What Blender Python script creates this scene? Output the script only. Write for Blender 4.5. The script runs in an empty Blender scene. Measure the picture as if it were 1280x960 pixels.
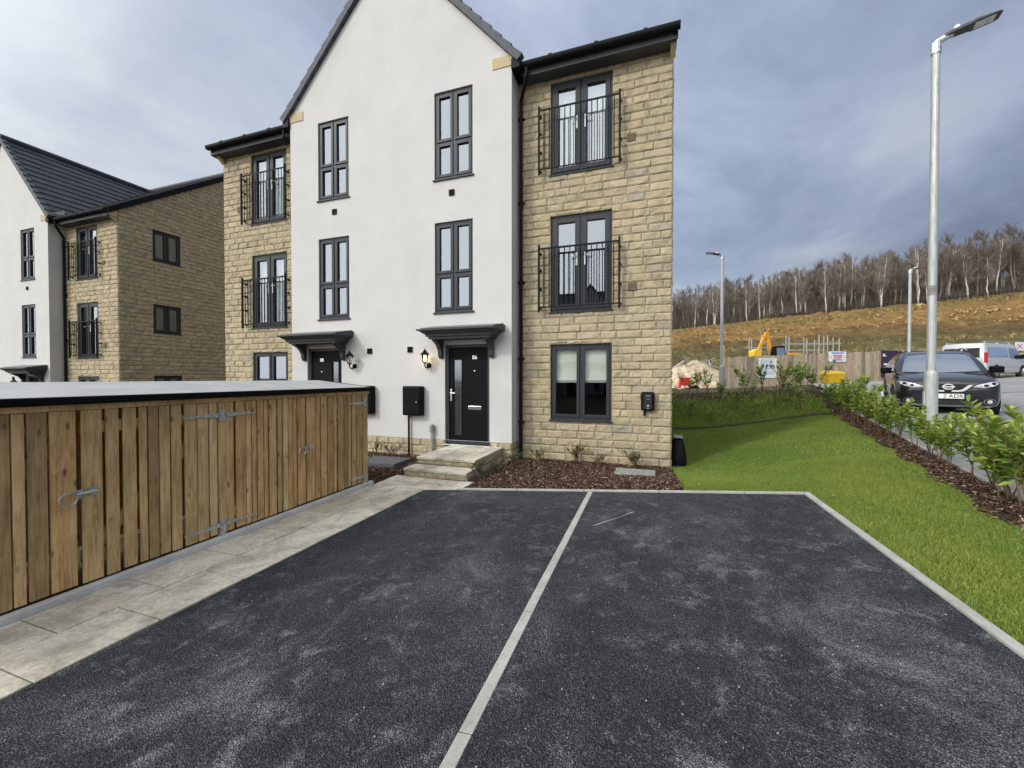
import bpy, bmesh, math, random
import numpy as np
from mathutils import Vector, Matrix, Euler
random.seed(7); RS = np.random.RandomState(11)
SC = bpy.context.scene; COL = SC.collection
R = math.radians

# ------------------------------------------------------------------ helpers
class MB:
    """collects shapes into one mesh"""
    def __init__(s, xf=None):
        s.v = []; s.f = []; s.r = []; s.m = []; s.xf = xf; s.mi = 0
    def add(s, vs, fs, r=None, mi=None):
        o = len(s.v)
        if s.xf: vs = [s.xf(*p) for p in vs]
        s.v += [tuple(p) for p in vs]
        s.f += [tuple(i + o for i in f) for f in fs]
        s.r += [random.random() if r is None else r] * len(vs)
        s.m += [s.mi if mi is None else mi] * len(fs)
        return s
    def box(s, x0, x1, y0, y1, z0, z1, r=None, mi=None):
        vs = [(x0,y0,z0),(x1,y0,z0),(x1,y1,z0),(x0,y1,z0),(x0,y0,z1),(x1,y0,z1),(x1,y1,z1),(x0,y1,z1)]
        return s.add(vs, [(0,3,2,1),(4,5,6,7),(0,1,5,4),(1,2,6,5),(2,3,7,6),(3,0,4,7)], r, mi)
    def hexa(s, vs, r=None, mi=None):
        return s.add(vs, [(0,3,2,1),(4,5,6,7),(0,1,5,4),(1,2,6,5),(2,3,7,6),(3,0,4,7)], r, mi)
    def bar(s, a, b, w, h, r=None):
        """box between two points, w across, h in the up direction"""
        a = Vector(a); b = Vector(b); d = (b - a).normalized()
        up = Vector((0,0,1)) if abs(d.z) < .95 else Vector((0,1,0))
        sx = d.cross(up).normalized(); sy = sx.cross(d).normalized()
        vs = []
        for p in (a, b):
            for i, j in ((-1,-1),(1,-1),(1,1),(-1,1)):
                vs.append(p + sx*i*w/2 + sy*j*h/2)
        return s.add(vs, [(0,3,2,1),(4,5,6,7),(0,1,5,4),(1,2,6,5),(2,3,7,6),(3,0,4,7)], r)
    def tube(s, pts, rad, n=8, r=None, cap=True):
        pts = [Vector(p) for p in pts]
        if not hasattr(rad, '__len__'): rad = [rad]*len(pts)
        vs = []; fs = []
        ref = None
        for i, p in enumerate(pts):
            d = (pts[min(i+1,len(pts)-1)] - pts[max(i-1,0)])
            d = d.normalized() if d.length > 1e-9 else Vector((0,0,1))
            if ref is None:
                ref = d.cross(Vector((0,0,1)) if abs(d.z) < .9 else Vector((1,0,0))).normalized()
            ref = (ref - d*ref.dot(d)).normalized()
            b = d.cross(ref)
            for k in range(n):
                a = 2*math.pi*k/n
                vs.append(p + (ref*math.cos(a) + b*math.sin(a))*rad[i])
        for i in range(len(pts)-1):
            for k in range(n):
                k2 = (k+1) % n
                fs.append((i*n+k, i*n+k2, (i+1)*n+k2, (i+1)*n+k))
        if cap and n > 2:
            fs.append(tuple(range(n-1,-1,-1))); fs.append(tuple((len(pts)-1)*n+k for k in range(n)))
        return s.add(vs, fs, r)
    def prism(s, poly, axis, a, b, r=None):
        """polygon (2D) extruded along axis 'x','y' or 'z' from a to b"""
        def P(p, t):
            return (t,p[0],p[1]) if axis == 'x' else (p[0],t,p[1]) if axis == 'y' else (p[0],p[1],t)
        n = len(poly)
        vs = [P(p,a) for p in poly] + [P(p,b) for p in poly]
        fs = [tuple(range(n-1,-1,-1)), tuple(range(n,2*n))] + [(i,(i+1)%n,n+(i+1)%n,n+i) for i in range(n)]
        return s.add(vs, fs, r)
    def quad(s, a, b, c, d, r=None, mi=None):
        return s.add([a,b,c,d], [(0,1,2,3)], r, mi)
    def build(s, name, mat, parent=None, bevel=0, smooth=False, recalc=True, subsurf=0, origin=None):
        me = bpy.data.meshes.new(name)
        off = Vector((0,0,0))
        if origin is not None: off = Vector(origin)
        elif parent is not None and parent.get('_org') is not None: off = Vector(parent['_org'])
        elif parent is not None and parent.parent is not None and parent.parent.get('_org') is not None: off = Vector(parent.parent['_org'])
        me.from_pydata([(p[0]-off.x, p[1]-off.y, p[2]-off.z) for p in s.v], [], s.f)
        mats = mat if isinstance(mat, (list, tuple)) else [mat]
        for m in mats: me.materials.append(m)
        if len(mats) > 1: me.polygons.foreach_set('material_index', s.m)
        at = me.attributes.new('rnd', 'FLOAT', 'POINT'); at.data.foreach_set('value', s.r)
        if recalc:
            bm = bmesh.new(); bm.from_mesh(me); bmesh.ops.recalc_face_normals(bm, faces=bm.faces); bm.to_mesh(me); bm.free()
        if smooth: me.polygons.foreach_set('use_smooth', [True]*len(me.polygons))
        me.update()
        o = bpy.data.objects.new(name, me); COL.objects.link(o)
        if parent is not None: o.parent = parent
        elif origin is not None: o.location = off
        if bevel:
            b = o.modifiers.new('bevel','BEVEL'); b.width = bevel; b.segments = 2; b.limit_method = 'ANGLE'; b.angle_limit = R(40)
        if subsurf:
            m = o.modifiers.new('sub','SUBSURF'); m.levels = subsurf; m.render_levels = subsurf
        return o

def raw_mesh(name, V, F, mat, rnd=None, parent=None, loc=None, smooth=False, nv=3):
    """fast mesh from numpy arrays; F is (n,nv)"""
    me = bpy.data.meshes.new(name)
    V = np.asarray(V, dtype=np.float32); F = np.asarray(F, dtype=np.int32)
    me.vertices.add(len(V)); me.vertices.foreach_set('co', V.ravel())
    me.loops.add(F.size); me.loops.foreach_set('vertex_index', F.ravel())
    me.polygons.add(len(F))
    me.polygons.foreach_set('loop_start', np.arange(0, F.size, nv, dtype=np.int32))
    if rnd is not None:
        at = me.attributes.new('rnd','FLOAT','POINT'); at.data.foreach_set('value', np.asarray(rnd,dtype=np.float32))
    me.materials.append(mat)
    me.update(calc_edges=True); me.validate()
    if smooth: me.polygons.foreach_set('use_smooth', [True]*len(me.polygons))
    o = bpy.data.objects.new(name, me); COL.objects.link(o)
    if parent is not None: o.parent = parent
    if loc is not None: o.location = loc
    return o

def tag(o, label=None, cat=None, group=None, kind=None):
    if label: o['label'] = label
    if cat: o['category'] = cat
    if group: o['group'] = group
    if kind: o['kind'] = kind
    return o
def thing(name, label, cat, loc=(0,0,0), rz=0, group=None, world=False):
    o = bpy.data.objects.new(name, None); COL.objects.link(o); o.empty_display_size = .2
    o.location = loc; o.rotation_euler = (0,0,rz)
    if world: o['_org'] = tuple(loc)
    return tag(o, label, cat, group)
def copy_tree(o, parent=None, skip=()):
    c = o.copy(); COL.objects.link(c)
    if parent is not None: c.parent = parent
    for ch in list(o.children):
        if ch.name.split('.')[0] in skip: continue
        copy_tree(ch, c, skip)
    return c

def sm(a, b, t):
    t = np.clip((np.asarray(t, dtype=float)-a)/(b-a), 0, 1); return t*t*(3-2*t)
def lerp(a, b, t): return a + (b-a)*t

# ------------------------------------------------------------------ materials
class NT:
    def __init__(s, name):
        s.m = bpy.data.materials.new(name); s.m.use_nodes = True; s.t = s.m.node_tree
        s.b = s.t.nodes['Principled BSDF']; s.out = s.t.nodes['Material Output']
        s.co = s.t.nodes.new('ShaderNodeTexCoord').outputs['Object']
    def n(s, typ, **k):
        nd = s.t.nodes.new(typ)
        for a, v in k.items(): setattr(nd, a, v)
        return nd
    def l(s, a, b): s.t.links.new(a, b)
    def map(s, scale=(1,1,1), rot=(0,0,0), src=None):
        nd = s.n('ShaderNodeMapping'); nd.inputs['Scale'].default_value = scale; nd.inputs['Rotation'].default_value = rot
        s.l(src or s.co, nd.inputs['Vector']); return nd.outputs[0]
    def noise(s, scale, detail=4, rough=.55, vec=None, dist=0):
        nd = s.n('ShaderNodeTexNoise'); nd.inputs['Scale'].default_value = scale; nd.inputs['Detail'].default_value = detail
        nd.inputs['Roughness'].default_value = rough; nd.inputs['Distortion'].default_value = dist
        s.l(vec or s.co, nd.inputs['Vector']); return nd.outputs['Fac']
    def vor(s, scale, feature='F1', out='Distance', vec=None):
        nd = s.n('ShaderNodeTexVoronoi', feature=feature); nd.inputs['Scale'].default_value = scale
        s.l(vec or s.co, nd.inputs['Vector']); return nd.outputs[out]
    def ramp(s, fac, stops, interp='LINEAR'):
        nd = s.n('ShaderNodeValToRGB'); cr = nd.color_ramp; cr.interpolation = interp
        while len(cr.elements) < len(stops): cr.elements.new(.5)
        for e, (p, c) in zip(cr.elements, stops):
            e.position = p; e.color = (c if hasattr(c,'__len__') else (c,c,c)) + (1,) if hasattr(c,'__len__') else (c,c,c,1)
        s.l(fac, nd.inputs[0]); return nd.outputs[0]
    def mix(s, fac, a, b, mode='MIX'):
        nd = s.n('ShaderNodeMix', data_type='RGBA', blend_type=mode)
        for i, v in ((0,fac),(6,a),(7,b)):
            if isinstance(v, (int,float)): nd.inputs[i].default_value = v
            elif isinstance(v, tuple): nd.inputs[i].default_value = v + (1,) if len(v) == 3 else v
            else: s.l(v, nd.inputs[i])
        return nd.outputs[2]
    def math(s, op, a, b=None):
        nd = s.n('ShaderNodeMath', operation=op)
        for i, v in ((0,a),(1,b)):
            if v is None: continue
            if isinstance(v, (int,float)): nd.inputs[i].default_value = v
            else: s.l(v, nd.inputs[i])
        return nd.outputs[0]
    def attr(s, name='rnd'):
        nd = s.n('ShaderNodeAttribute'); nd.attribute_name = name; return nd.outputs['Fac']
    def objrnd(s): return s.n('ShaderNodeObjectInfo').outputs['Random']
    def bump(s, h, strength=.3, dist=.01):
        nd = s.n('ShaderNodeBump'); nd.inputs['Strength'].default_value = strength; nd.inputs['Distance'].default_value = dist
        s.l(h, nd.inputs['Height']); s.l(nd.outputs[0], s.b.inputs['Normal'])
    def col(s, c):
        if isinstance(c, tuple): s.b.inputs['Base Color'].default_value = c + (1,)
        else: s.l(c, s.b.inputs['Base Color'])
    def set(s, rough=None, metal=None, spec=None):
        if rough is not None:
            if isinstance(rough,(int,float)): s.b.inputs['Roughness'].default_value = rough
            else: s.l(rough, s.b.inputs['Roughness'])
        if metal is not None: s.b.inputs['Metallic'].default_value = metal
        if spec is not None: s.b.inputs['Specular IOR Level'].default_value = spec
        return s

def mat_simple(name, c, rough=.6, metal=0, spec=.35, var=.12, scale=6, bump=0, bscale=80):
    k = NT(name); k.set(rough, metal, spec)
    f = k.noise(scale, 5)
    k.col(k.ramp(f, [(.3, tuple(x*(1-var) for x in c)), (.7, tuple(min(1,x*(1+var)) for x in c))]))
    if bump: k.bump(k.noise(bscale, 3), bump, .004)
    return k.m

M = {}
def make_materials():
    # pitched-face sandstone
    k = NT('sandstone'); k.set(.9, spec=.2)
    base = k.ramp(k.attr(), [(0,(.46,.39,.265)),(.25,(.545,.46,.30)),(.5,(.515,.43,.28)),(.75,(.585,.495,.33)),(.92,(.50,.43,.295)),(1,(.45,.40,.305))])
    st = k.ramp(k.noise(6, 9, .72), [(.36,.60),(.56,1.02)])
    c = k.mix(.75, base, st, 'MULTIPLY')
    fine = k.ramp(k.noise(70, 5, .7), [(.3,.72),(.7,1.12)])
    c = k.mix(.6, c, fine, 'MULTIPLY')
    k.col(c); k.bump(k.math('ADD', k.noise(26, 8, .75), k.math('MULTIPLY', k.noise(120,4,.7), .35)), 1.0, .022); M['stone'] = k.m
    k = NT('mortar'); k.set(.95, spec=.1); k.col(k.ramp(k.noise(30,4),[(.3,(.27,.235,.175)),(.7,(.36,.32,.245))])); M['mortar'] = k.m
    # white render
    k = NT('white_render'); k.set(.92, spec=.15)
    a = k.noise(1.1, 6, .6); b = k.noise(.8, 5, .6, k.map((3,3,.5)))
    c = k.ramp(a, [(.3,(.555,.548,.53)),(.7,(.62,.612,.595))])
    c = k.mix(.12, c, k.ramp(b, [(.3,(.50,.50,.485)),(.55,(.64,.64,.635))]))
    sp = k.ramp(k.noise(9, 3), [(.62,(1,1,1)),(.8,(.86,.85,.82))]); c = k.mix(.5, c, sp, 'MULTIPLY')
    k.col(c)
    h = k.math('ADD', k.noise(160, 4, .7), k.math('MULTIPLY', k.noise(2.5, 4), 2.0)); k.bump(h, .7, .007); M['render'] = k.m
    M['frame'] = mat_simple('anthracite_upvc', (.036,.040,.047), .45, spec=.25, var=.06)
    M['frame2'] = mat_simple('grey_upvc', (.055,.060,.068), .45, spec=.25, var=.08)
    M['black'] = mat_simple('black_plastic', (.005,.005,.006), .5, spec=.1, var=.2)
    M['blackmetal'] = mat_simple('black_painted_metal', (.009,.010,.012), .55, spec=.12, var=.2)
    M['roof'] = mat_simple('roof_tile', (.058,.062,.072), .7, var=.25, scale=3, bump=.3)
    M['verge'] = mat_simple('verge_tile', (.085,.092,.105), .7, var=.15, scale=8)
    M['fascia'] = mat_simple('fascia_grey', (.05,.052,.058), .5)
    M['kneeler'] = mat_simple('cut_stone', (.50,.40,.25), .85, scale=20, bump=.2)
    M['lid'] = mat_simple('canopy_lid_grey', (.17,.175,.18), .7, var=.15)
    M['canopy'] = mat_simple('porch_canopy_grey', (.045,.049,.056), .5, var=.12)
    k = NT('front_door'); k.set(.55, spec=.10); k.col((.006,.0065,.008)); k.bump(k.noise(8,5,.6,k.map((30,30,1.5))), .25, .004); M['door'] = k.m
    M['chrome'] = mat_simple('satin_chrome', (.75,.75,.76), .25, 1, var=.04)
    M['silver'] = mat_simple('bright_silver_trim', (.72,.73,.74), .35, .3, var=.04)
    M['white'] = mat_simple('white_plastic', (.75,.75,.74), .4, var=.03)
    M['galv'] = None
    k = NT('galvanised_steel'); k.set(.42, .75)
    k.col(k.ramp(k.vor(30, out='Color'), [(.2,(.45,.47,.48)),(.8,(.66,.68,.69))])); M['galv'] = k.m
    k = NT('weathered_galvanised_column'); k.set(.5, .35)
    c = k.ramp(k.noise(4,6,.7,k.map((6,6,1))), [(.3,(.32,.34,.335)),(.55,(.46,.48,.47)),(.75,(.54,.555,.54))])
    k.col(c); M['column'] = k.m
    M['terracotta'] = mat_simple('terracotta_vent', (.17,.125,.085), .8)
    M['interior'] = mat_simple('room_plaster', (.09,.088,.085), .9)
    k = NT('blind_fabric'); k.set(.9); k.col(k.ramp(k.noise(3,3,.5,k.map((1,1,9))), [(.3,(.80,.83,.74)),(.7,(.90,.91,.84))])); M['blind'] = k.m
    # glass: see-through with the mirror sheen of double glazing
    def glass(name, refl, tint, rough=.015, obscure=None):
        k = NT(name); k.t.nodes.remove(k.b)
        tr = k.n('ShaderNodeBsdfTransparent'); tr.inputs[0].default_value = tint + (1,)
        gl = k.n('ShaderNodeBsdfGlossy'); gl.inputs['Roughness'].default_value = rough; gl.inputs[0].default_value = (.80,.87,.97,1)
        bp = k.n('ShaderNodeBump'); bp.inputs['Strength'].default_value = .018; bp.inputs['Distance'].default_value = .02
        k.l(k.noise(1.3,2), bp.inputs['Height']); k.l(bp.outputs[0], gl.inputs['Normal'])
        mx = k.n('ShaderNodeMixShader')
        lw = k.n('ShaderNodeLayerWeight'); lw.inputs[0].default_value = .25
        k.l(k.math('MINIMUM', k.math('ADD', lw.outputs['Fresnel'], refl), 1.0), mx.inputs[0])
        src = tr
        if obscure:
            df = k.n('ShaderNodeBsdfDiffuse'); df.inputs[0].default_value = obscure + (1,)
            m2 = k.n('ShaderNodeMixShader'); m2.inputs[0].default_value = .75; k.l(tr.outputs[0], m2.inputs[1]); k.l(df.outputs[0], m2.inputs[2]); src = m2
        k.l(src.outputs[0], mx.inputs[1]); k.l(gl.outputs[0], mx.inputs[2]); k.l(mx.outputs[0], k.out.inputs[0]); return k.m
    M['glass'] = glass('window_glass', .24, (.78,.81,.82))
    M['glasslow'] = glass('clear_window_glass', .03, (.95,.97,.95))
    M['doorglass'] = glass('obscure_glass', .16, (.5,.5,.5), .12, (.05,.053,.058))
    M['carglass'] = glass('car_glass', .55, (.3,.33,.35), .02)
    # tarmac
    k = NT('tarmac'); k.set(.85, spec=.3)
    v = k.vor(150, out='Color'); vd = k.vor(115)
    c = k.ramp(v, [(0,(.006,.007,.010)),(.4,(.016,.018,.025)),(.75,(.036,.040,.050)),(1,(.085,.09,.10))])
    c = k.mix(.6, c, k.ramp(k.noise(2.2, 6, .65), [(.35,.72),(.65,1.25)]), 'MULTIPLY')
    # dust and tyre scuffs: more grains are pale where more dust lies
    p1 = k.ramp(k.noise(1.25, 10, .74, dist=.5), [(.46,0),(.76,.75)])
    p2 = k.ramp(k.noise(5.5, 8, .7, dist=.3), [(.50,0),(.72,.85)])
    st1 = k.ramp(k.noise(1.0, 8, .75, k.map((6.5,.7,1), (0,0,R(38))), .5), [(.58,0),(.78,.6)])
    st2 = k.ramp(k.noise(1.0, 8, .75, k.map((7.5,.6,1), (0,0,R(-22))), .4), [(.60,0),(.80,.55)])
    amt = k.math('MAXIMUM', k.math('MAXIMUM', p1, p2), k.math('MAXIMUM', st1, st2))
    amt = k.math('MULTIPLY', amt, k.ramp(k.noise(.42, 4, .6), [(.36,.30),(.60,1)]))
    grain = k.math('ADD', k.math('MULTIPLY', k.noise(330, 3, .7), .62), k.math('MULTIPLY', k.vor(270, out='Color'), .38))
    d = k.ramp(k.math('ADD', grain, k.math('MULTIPLY', amt, .36)), [(.61,0),(.73,1)])
    c = k.mix(k.math('MULTIPLY', d, .72), c, (.32,.315,.32))
    c = k.mix(k.math('MULTIPLY', amt, .07), c, (.20,.20,.205))
    k.col(c); k.bump(vd, 1.0, .013); M['tarmac'] = k.m
    k = NT('road_asphalt'); k.set(.8, spec=.4)
    c = k.ramp(k.noise(60,4,.7), [(.3,(.20,.20,.20)),(.7,(.29,.29,.29))])
    c = k.mix(k.ramp(k.noise(.8,6,.65,k.map((1,.25,1),(0,0,R(-20)))), [(.4,0),(.7,.6)]), c, (.38,.375,.365)); k.col(c); M['road'] = k.m
    k = NT('pavement_asphalt'); k.set(.85)
    c = k.ramp(k.noise(70,4,.7), [(.3,(.24,.24,.235)),(.7,(.34,.34,.335))])
    c = k.mix(k.ramp(k.noise(1.4,6,.65), [(.45,0),(.7,.6)]), c, (.30,.29,.27)); k.col(c); M['pave'] = k.m
    k = NT('concrete_edging'); k.set(.9, spec=.2)
    c = k.ramp(k.noise(5,8,.7), [(.3,(.30,.295,.27)),(.7,(.47,.465,.44))]); c = k.mix(.4, c, k.ramp(k.noise(90,4), [(.3,.6),(.7,1.1)]), 'MULTIPLY')
    k.col(c); k.bump(k.noise(120,4), .3, .003); M['edging'] = k.m
    M['palekerb'] = mat_simple('pale_concrete', (.58,.57,.54), .9, var=.2, scale=4, bump=.3)
    k = NT('paving_slab'); k.set(.85, spec=.25)
    c = k.ramp(k.attr(), [(0,(.53,.48,.385)),(.5,(.61,.56,.455)),(1,(.69,.645,.535))])
    c = k.mix(.8, c, k.ramp(k.noise(3.0,9,.7,dist=.5), [(.36,.50),(.56,1.10)]), 'MULTIPLY')
    c = k.mix(.7, c, k.ramp(k.noise(34,7,.75), [(.34,.62),(.62,1.12)]), 'MULTIPLY')
    c = k.mix(k.ramp(k.noise(2.2,8,.75), [(.57,0),(.66,.75)]), c, (.70,.68,.63))
    k.col(c); k.bump(k.noise(25,7,.7), .5, .008); M['slab'] = k.m
    # bark, soil, grass
    k = NT('bark_chips'); k.set(.9, spec=.2)
    k.col(k.ramp(k.attr(), [(0,(.026,.017,.013)),(.35,(.062,.037,.026)),(.65,(.11,.062,.042)),(.86,(.17,.10,.068)),(.95,(.28,.19,.13)),(1,(.46,.37,.26))])); M['bark'] = k.m
    k = NT('mulch_bed'); k.set(.95); k.col(k.ramp(k.noise(40,6,.7), [(.3,(.020,.013,.010)),(.7,(.070,.040,.028))])); k.bump(k.noise(35,5,.7), .9, .03); M['mulch'] = k.m
    k = NT('turf'); k.set(.95, spec=.1)
    c = k.ramp(k.noise(45,5,.7), [(.3,(.05,.08,.015)),(.7,(.11,.165,.03))]); k.col(c); k.bump(k.noise(90,4), .6, .02); M['turf'] = k.m
    k = NT('grass_blade'); k.set(.7, spec=.15)
    c = k.ramp(k.attr(), [(0,(.095,.150,.026)),(.5,(.185,.258,.048)),(.9,(.27,.345,.072)),(1,(.46,.40,.19))])
    c = k.mix(.55, c, k.ramp(k.noise(.9,5,.65), [(.36,(.66,.76,.7)),(.62,(1.2,1.06,1.0))]), 'MULTIPLY'); k.col(c); M['blade'] = k.m
    def leaf(name, stops):
        k = NT(name); k.set(.38, spec=.5)
        c = k.ramp(k.attr(), stops); k.col(c)
        tl = k.n('ShaderNodeBsdfTranslucent'); k.l(c, tl.inputs[0]); mx = k.n('ShaderNodeMixShader'); mx.inputs[0].default_value = .3
        k.l(k.b.outputs[0], mx.inputs[1]); k.l(tl.outputs[0], mx.inputs[2]); k.l(mx.outputs[0], k.out.inputs[0]); return k.m
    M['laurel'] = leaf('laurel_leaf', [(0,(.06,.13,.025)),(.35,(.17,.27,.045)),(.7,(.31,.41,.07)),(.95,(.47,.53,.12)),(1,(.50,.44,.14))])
    M['shrubleaf'] = leaf('dark_shrub_leaf', [(0,(.022,.045,.014)),(.6,(.05,.085,.025)),(1,(.12,.15,.05))])
    M['stem'] = mat_simple('woody_stem', (.16,.10,.055), .85, var=.3, scale=30)
    # timber
    def timber(name, c0, c1, c2, knots=True):
        k = NT(name); k.set(.8, spec=.2)
        r = k.attr()
        cmb = k.n('ShaderNodeCombineXYZ'); k.l(k.math('MULTIPLY', r, 37.0), cmb.inputs[2]); k.l(k.math('MULTIPLY', r, 11.0), cmb.inputs[1])
        ad = k.n('ShaderNodeVectorMath', operation='ADD'); k.l(k.co, ad.inputs[0]); k.l(cmb.outputs[0], ad.inputs[1])
        vec = k.map((1,1,.07), src=ad.outputs[0])
        g = k.noise(38, 6, .65, vec, 1.2)
        c = k.ramp(g, [(.34,c0),(.5,c1),(.66,c2)])
        tone = k.ramp(r, [(0,(.60,.58,.54)),(.3,(.88,.86,.80)),(.55,(1.08,1.04,.96)),(.8,(1.05,.90,.78)),(1,(1.22,1.26,1.28))]); c = k.mix(1, c, tone, 'MULTIPLY')
        c = k.mix(.55, c, k.ramp(k.noise(2.2,5,.6,ad.outputs[0]), [(.35,.60),(.60,1.12)]), 'MULTIPLY')
        if knots:
            kv = k.map((1,1,.42), src=ad.outputs[0])
            kn = k.ramp(k.vor(9.5, vec=kv), [(.06,.22),(.10,.55),(.17,1)]); c = k.mix(.85, c, kn, 'MULTIPLY')
        k.col(c); k.bump(g, .35, .004); return k.m
    M['timber'] = timber('treated_pine', (.41,.265,.125), (.61,.42,.205), (.73,.535,.29))
    M['timber_old'] = timber('grey_timber', (.31,.26,.195), (.44,.375,.29), (.54,.465,.365), False)
    k = NT('grp_roof'); k.set(.6); c = k.ramp(k.noise(2.5,7,.65), [(.3,(.30,.31,.315)),(.7,(.42,.43,.43))]); k.col(c); M['grp'] = k.m
    # hill ground
    k = NT('ground'); k.set(.95, spec=.1)
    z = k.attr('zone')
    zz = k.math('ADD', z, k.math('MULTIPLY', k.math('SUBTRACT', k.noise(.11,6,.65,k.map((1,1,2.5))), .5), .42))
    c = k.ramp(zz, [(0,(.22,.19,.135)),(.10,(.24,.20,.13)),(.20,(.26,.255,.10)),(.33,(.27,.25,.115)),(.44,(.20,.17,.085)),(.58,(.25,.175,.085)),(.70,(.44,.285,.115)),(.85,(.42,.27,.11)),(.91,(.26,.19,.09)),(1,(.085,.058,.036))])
    c = k.mix(.75, c, k.ramp(k.noise(.45,8,.72,k.map((1,1,2))), [(.33,(.45,.45,.42)),(.62,(1.1,1.06,1))]), 'MULTIPLY')
    c = k.mix(.6, c, k.ramp(k.noise(1.3,8,.8,k.map((1,1,3))), [(.36,.48),(.55,1.1)]), 'MULTIPLY')
    k.col(c); k.bump(k.noise(.9,10,.78,k.map((1,1,2.2))), 1.0, 1.1); M['ground'] = k.m
    M['trunkpale'] = mat_simple('pale_birch_bark', (.60,.56,.50), .9, var=.35, scale=1.3)
    M['trunkdark'] = mat_simple('grey_brown_bark', (.17,.135,.10), .9, var=.35, scale=1.3)
    M['twig'] = mat_simple('bare_twigs', (.135,.112,.09), .95, var=.25, scale=.4)
    M['twig2'] = mat_simple('bare_twigs_pale', (.24,.205,.17), .95, var=.25, scale=.4)
    # vehicles
    def paint(name, c, rough=.25, metal=.3):
        k = NT(name); k.set(rough, metal); k.col(c); k.b.inputs['Coat Weight'].default_value = .9; k.b.inputs['Coat Roughness'].default_value = .04; return k.m
    M['carpaint'] = paint('dark_blue_black_paint', (.012,.014,.019), .3, .4)
    M['vanwhite'] = paint('silver_white_paint', (.54,.55,.56), .35, .25)
    M['tyre'] = mat_simple('tyre_rubber', (.018,.018,.018), .85)
    M['rim'] = mat_simple('alloy_rim', (.42,.43,.44), .35, .9)
    M['trim'] = mat_simple('black_trim', (.015,.015,.016), .6)
    k = NT('headlight_glass'); k.set(.08, .1); k.col(k.ramp(k.noise(14,3), [(.35,(.35,.37,.4)),(.65,(.85,.87,.88))])); M['lamp'] = k.m
    k = NT('tail_light'); k.set(.15); k.col((.45,.02,.02)); M['tail'] = k.m
    M['plate'] = mat_simple('white_plate', (.8,.8,.78), .4, var=.02)
    M['yellow'] = mat_simple('yellow_plastic', (.78,.50,.03), .5, var=.1)
    M['orange'] = mat_simple('plant_yellow_paint', (.72,.33,.025), .5, var=.12, scale=2)
    M['red'] = mat_simple('red_plastic', (.65,.05,.04), .5)
    M['purple'] = mat_simple('dark_purple_print', (.045,.028,.055), .5)
    M['signwhite'] = mat_simple('white_sign', (.74,.78,.82), .5, var=.03)
    M['signblue'] = mat_simple('blue_print', (.05,.10,.38), .5)
    M['signgrey'] = mat_simple('grey_print', (.35,.38,.42), .5)
    M['signred'] = mat_simple('red_print', (.6,.07,.08), .5)
    M['rubble'] = mat_simple('pale_rubble', (.46,.38,.27), .95, var=.4, scale=2.5, bump=.6, bscale=8)
    M['cover'] = mat_simple('grey_cover_slab', (.25,.25,.24), .85, var=.25, scale=12, bump=.4)
    M['coverdark'] = mat_simple('dark_iron_cover', (.085,.088,.09), .6, var=.25, scale=14, bump=.4)
    k = NT('lit_bulb'); k.b.inputs['Emission Color'].default_value = (1,.62,.22,1); k.b.inputs['Emission Strength'].default_value = 22; k.col((1,.8,.5)); M['bulb'] = k.m
    M['step'] = M['slab']
make_materials()

# ------------------------------------------------------------------ terrain
def g(X, Y):
    X = np.asarray(X, dtype=float); Y = np.asarray(Y, dtype=float)
    pl = .078*(np.minimum(X,60)+3.13)
    left = np.where(X < -6, -.043*(np.clip(-X,6,30)-6), 0)
    near = np.maximum(pl, 0)
    near = np.where(X < -2.4, near*(1-sm(5.2,5.5,Y)), near)
    hi = 3.3 + 1.9*sm(9,13,Y)
    s8 = np.maximum(pl,0)*sm(.2, 1, .2+.8*(X-.2)/(hi-.2))
    z = lerp(near, s8, sm(5.3,7.9,Y))
    p = 1.07 + .047*(np.clip(X,-10,45)-4.5)
    tb = np.clip((Y-14)/4.6, 0, 1)
    tb = tb*tb*(3-2*tb)*.5 + tb*.5
    tr = sm(10, 26, Y)
    t = lerp(tb, tr, sm(5.2, 7.5, X - .234*(Y-14)))
    t = t*sm(-9,-1,X - 0)+0*t
    z = lerp(z, p, t) + left
    # the hill
    v = -.322*X + .947*Y; u = .947*X + .322*Y
    zt = 12.7 + .107*(np.clip(u,-20,190)-36)
    h = np.clip((v-38)/(94-38), 0, 1)
    prof = .62*h + .38*h*h
    z = z + (zt - z)*prof*sm(-60,5,u) + np.clip(v-94,0,90)*.20*sm(-40,20,u)
    return z
def gz(x, y): return float(g(x, y))

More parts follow.
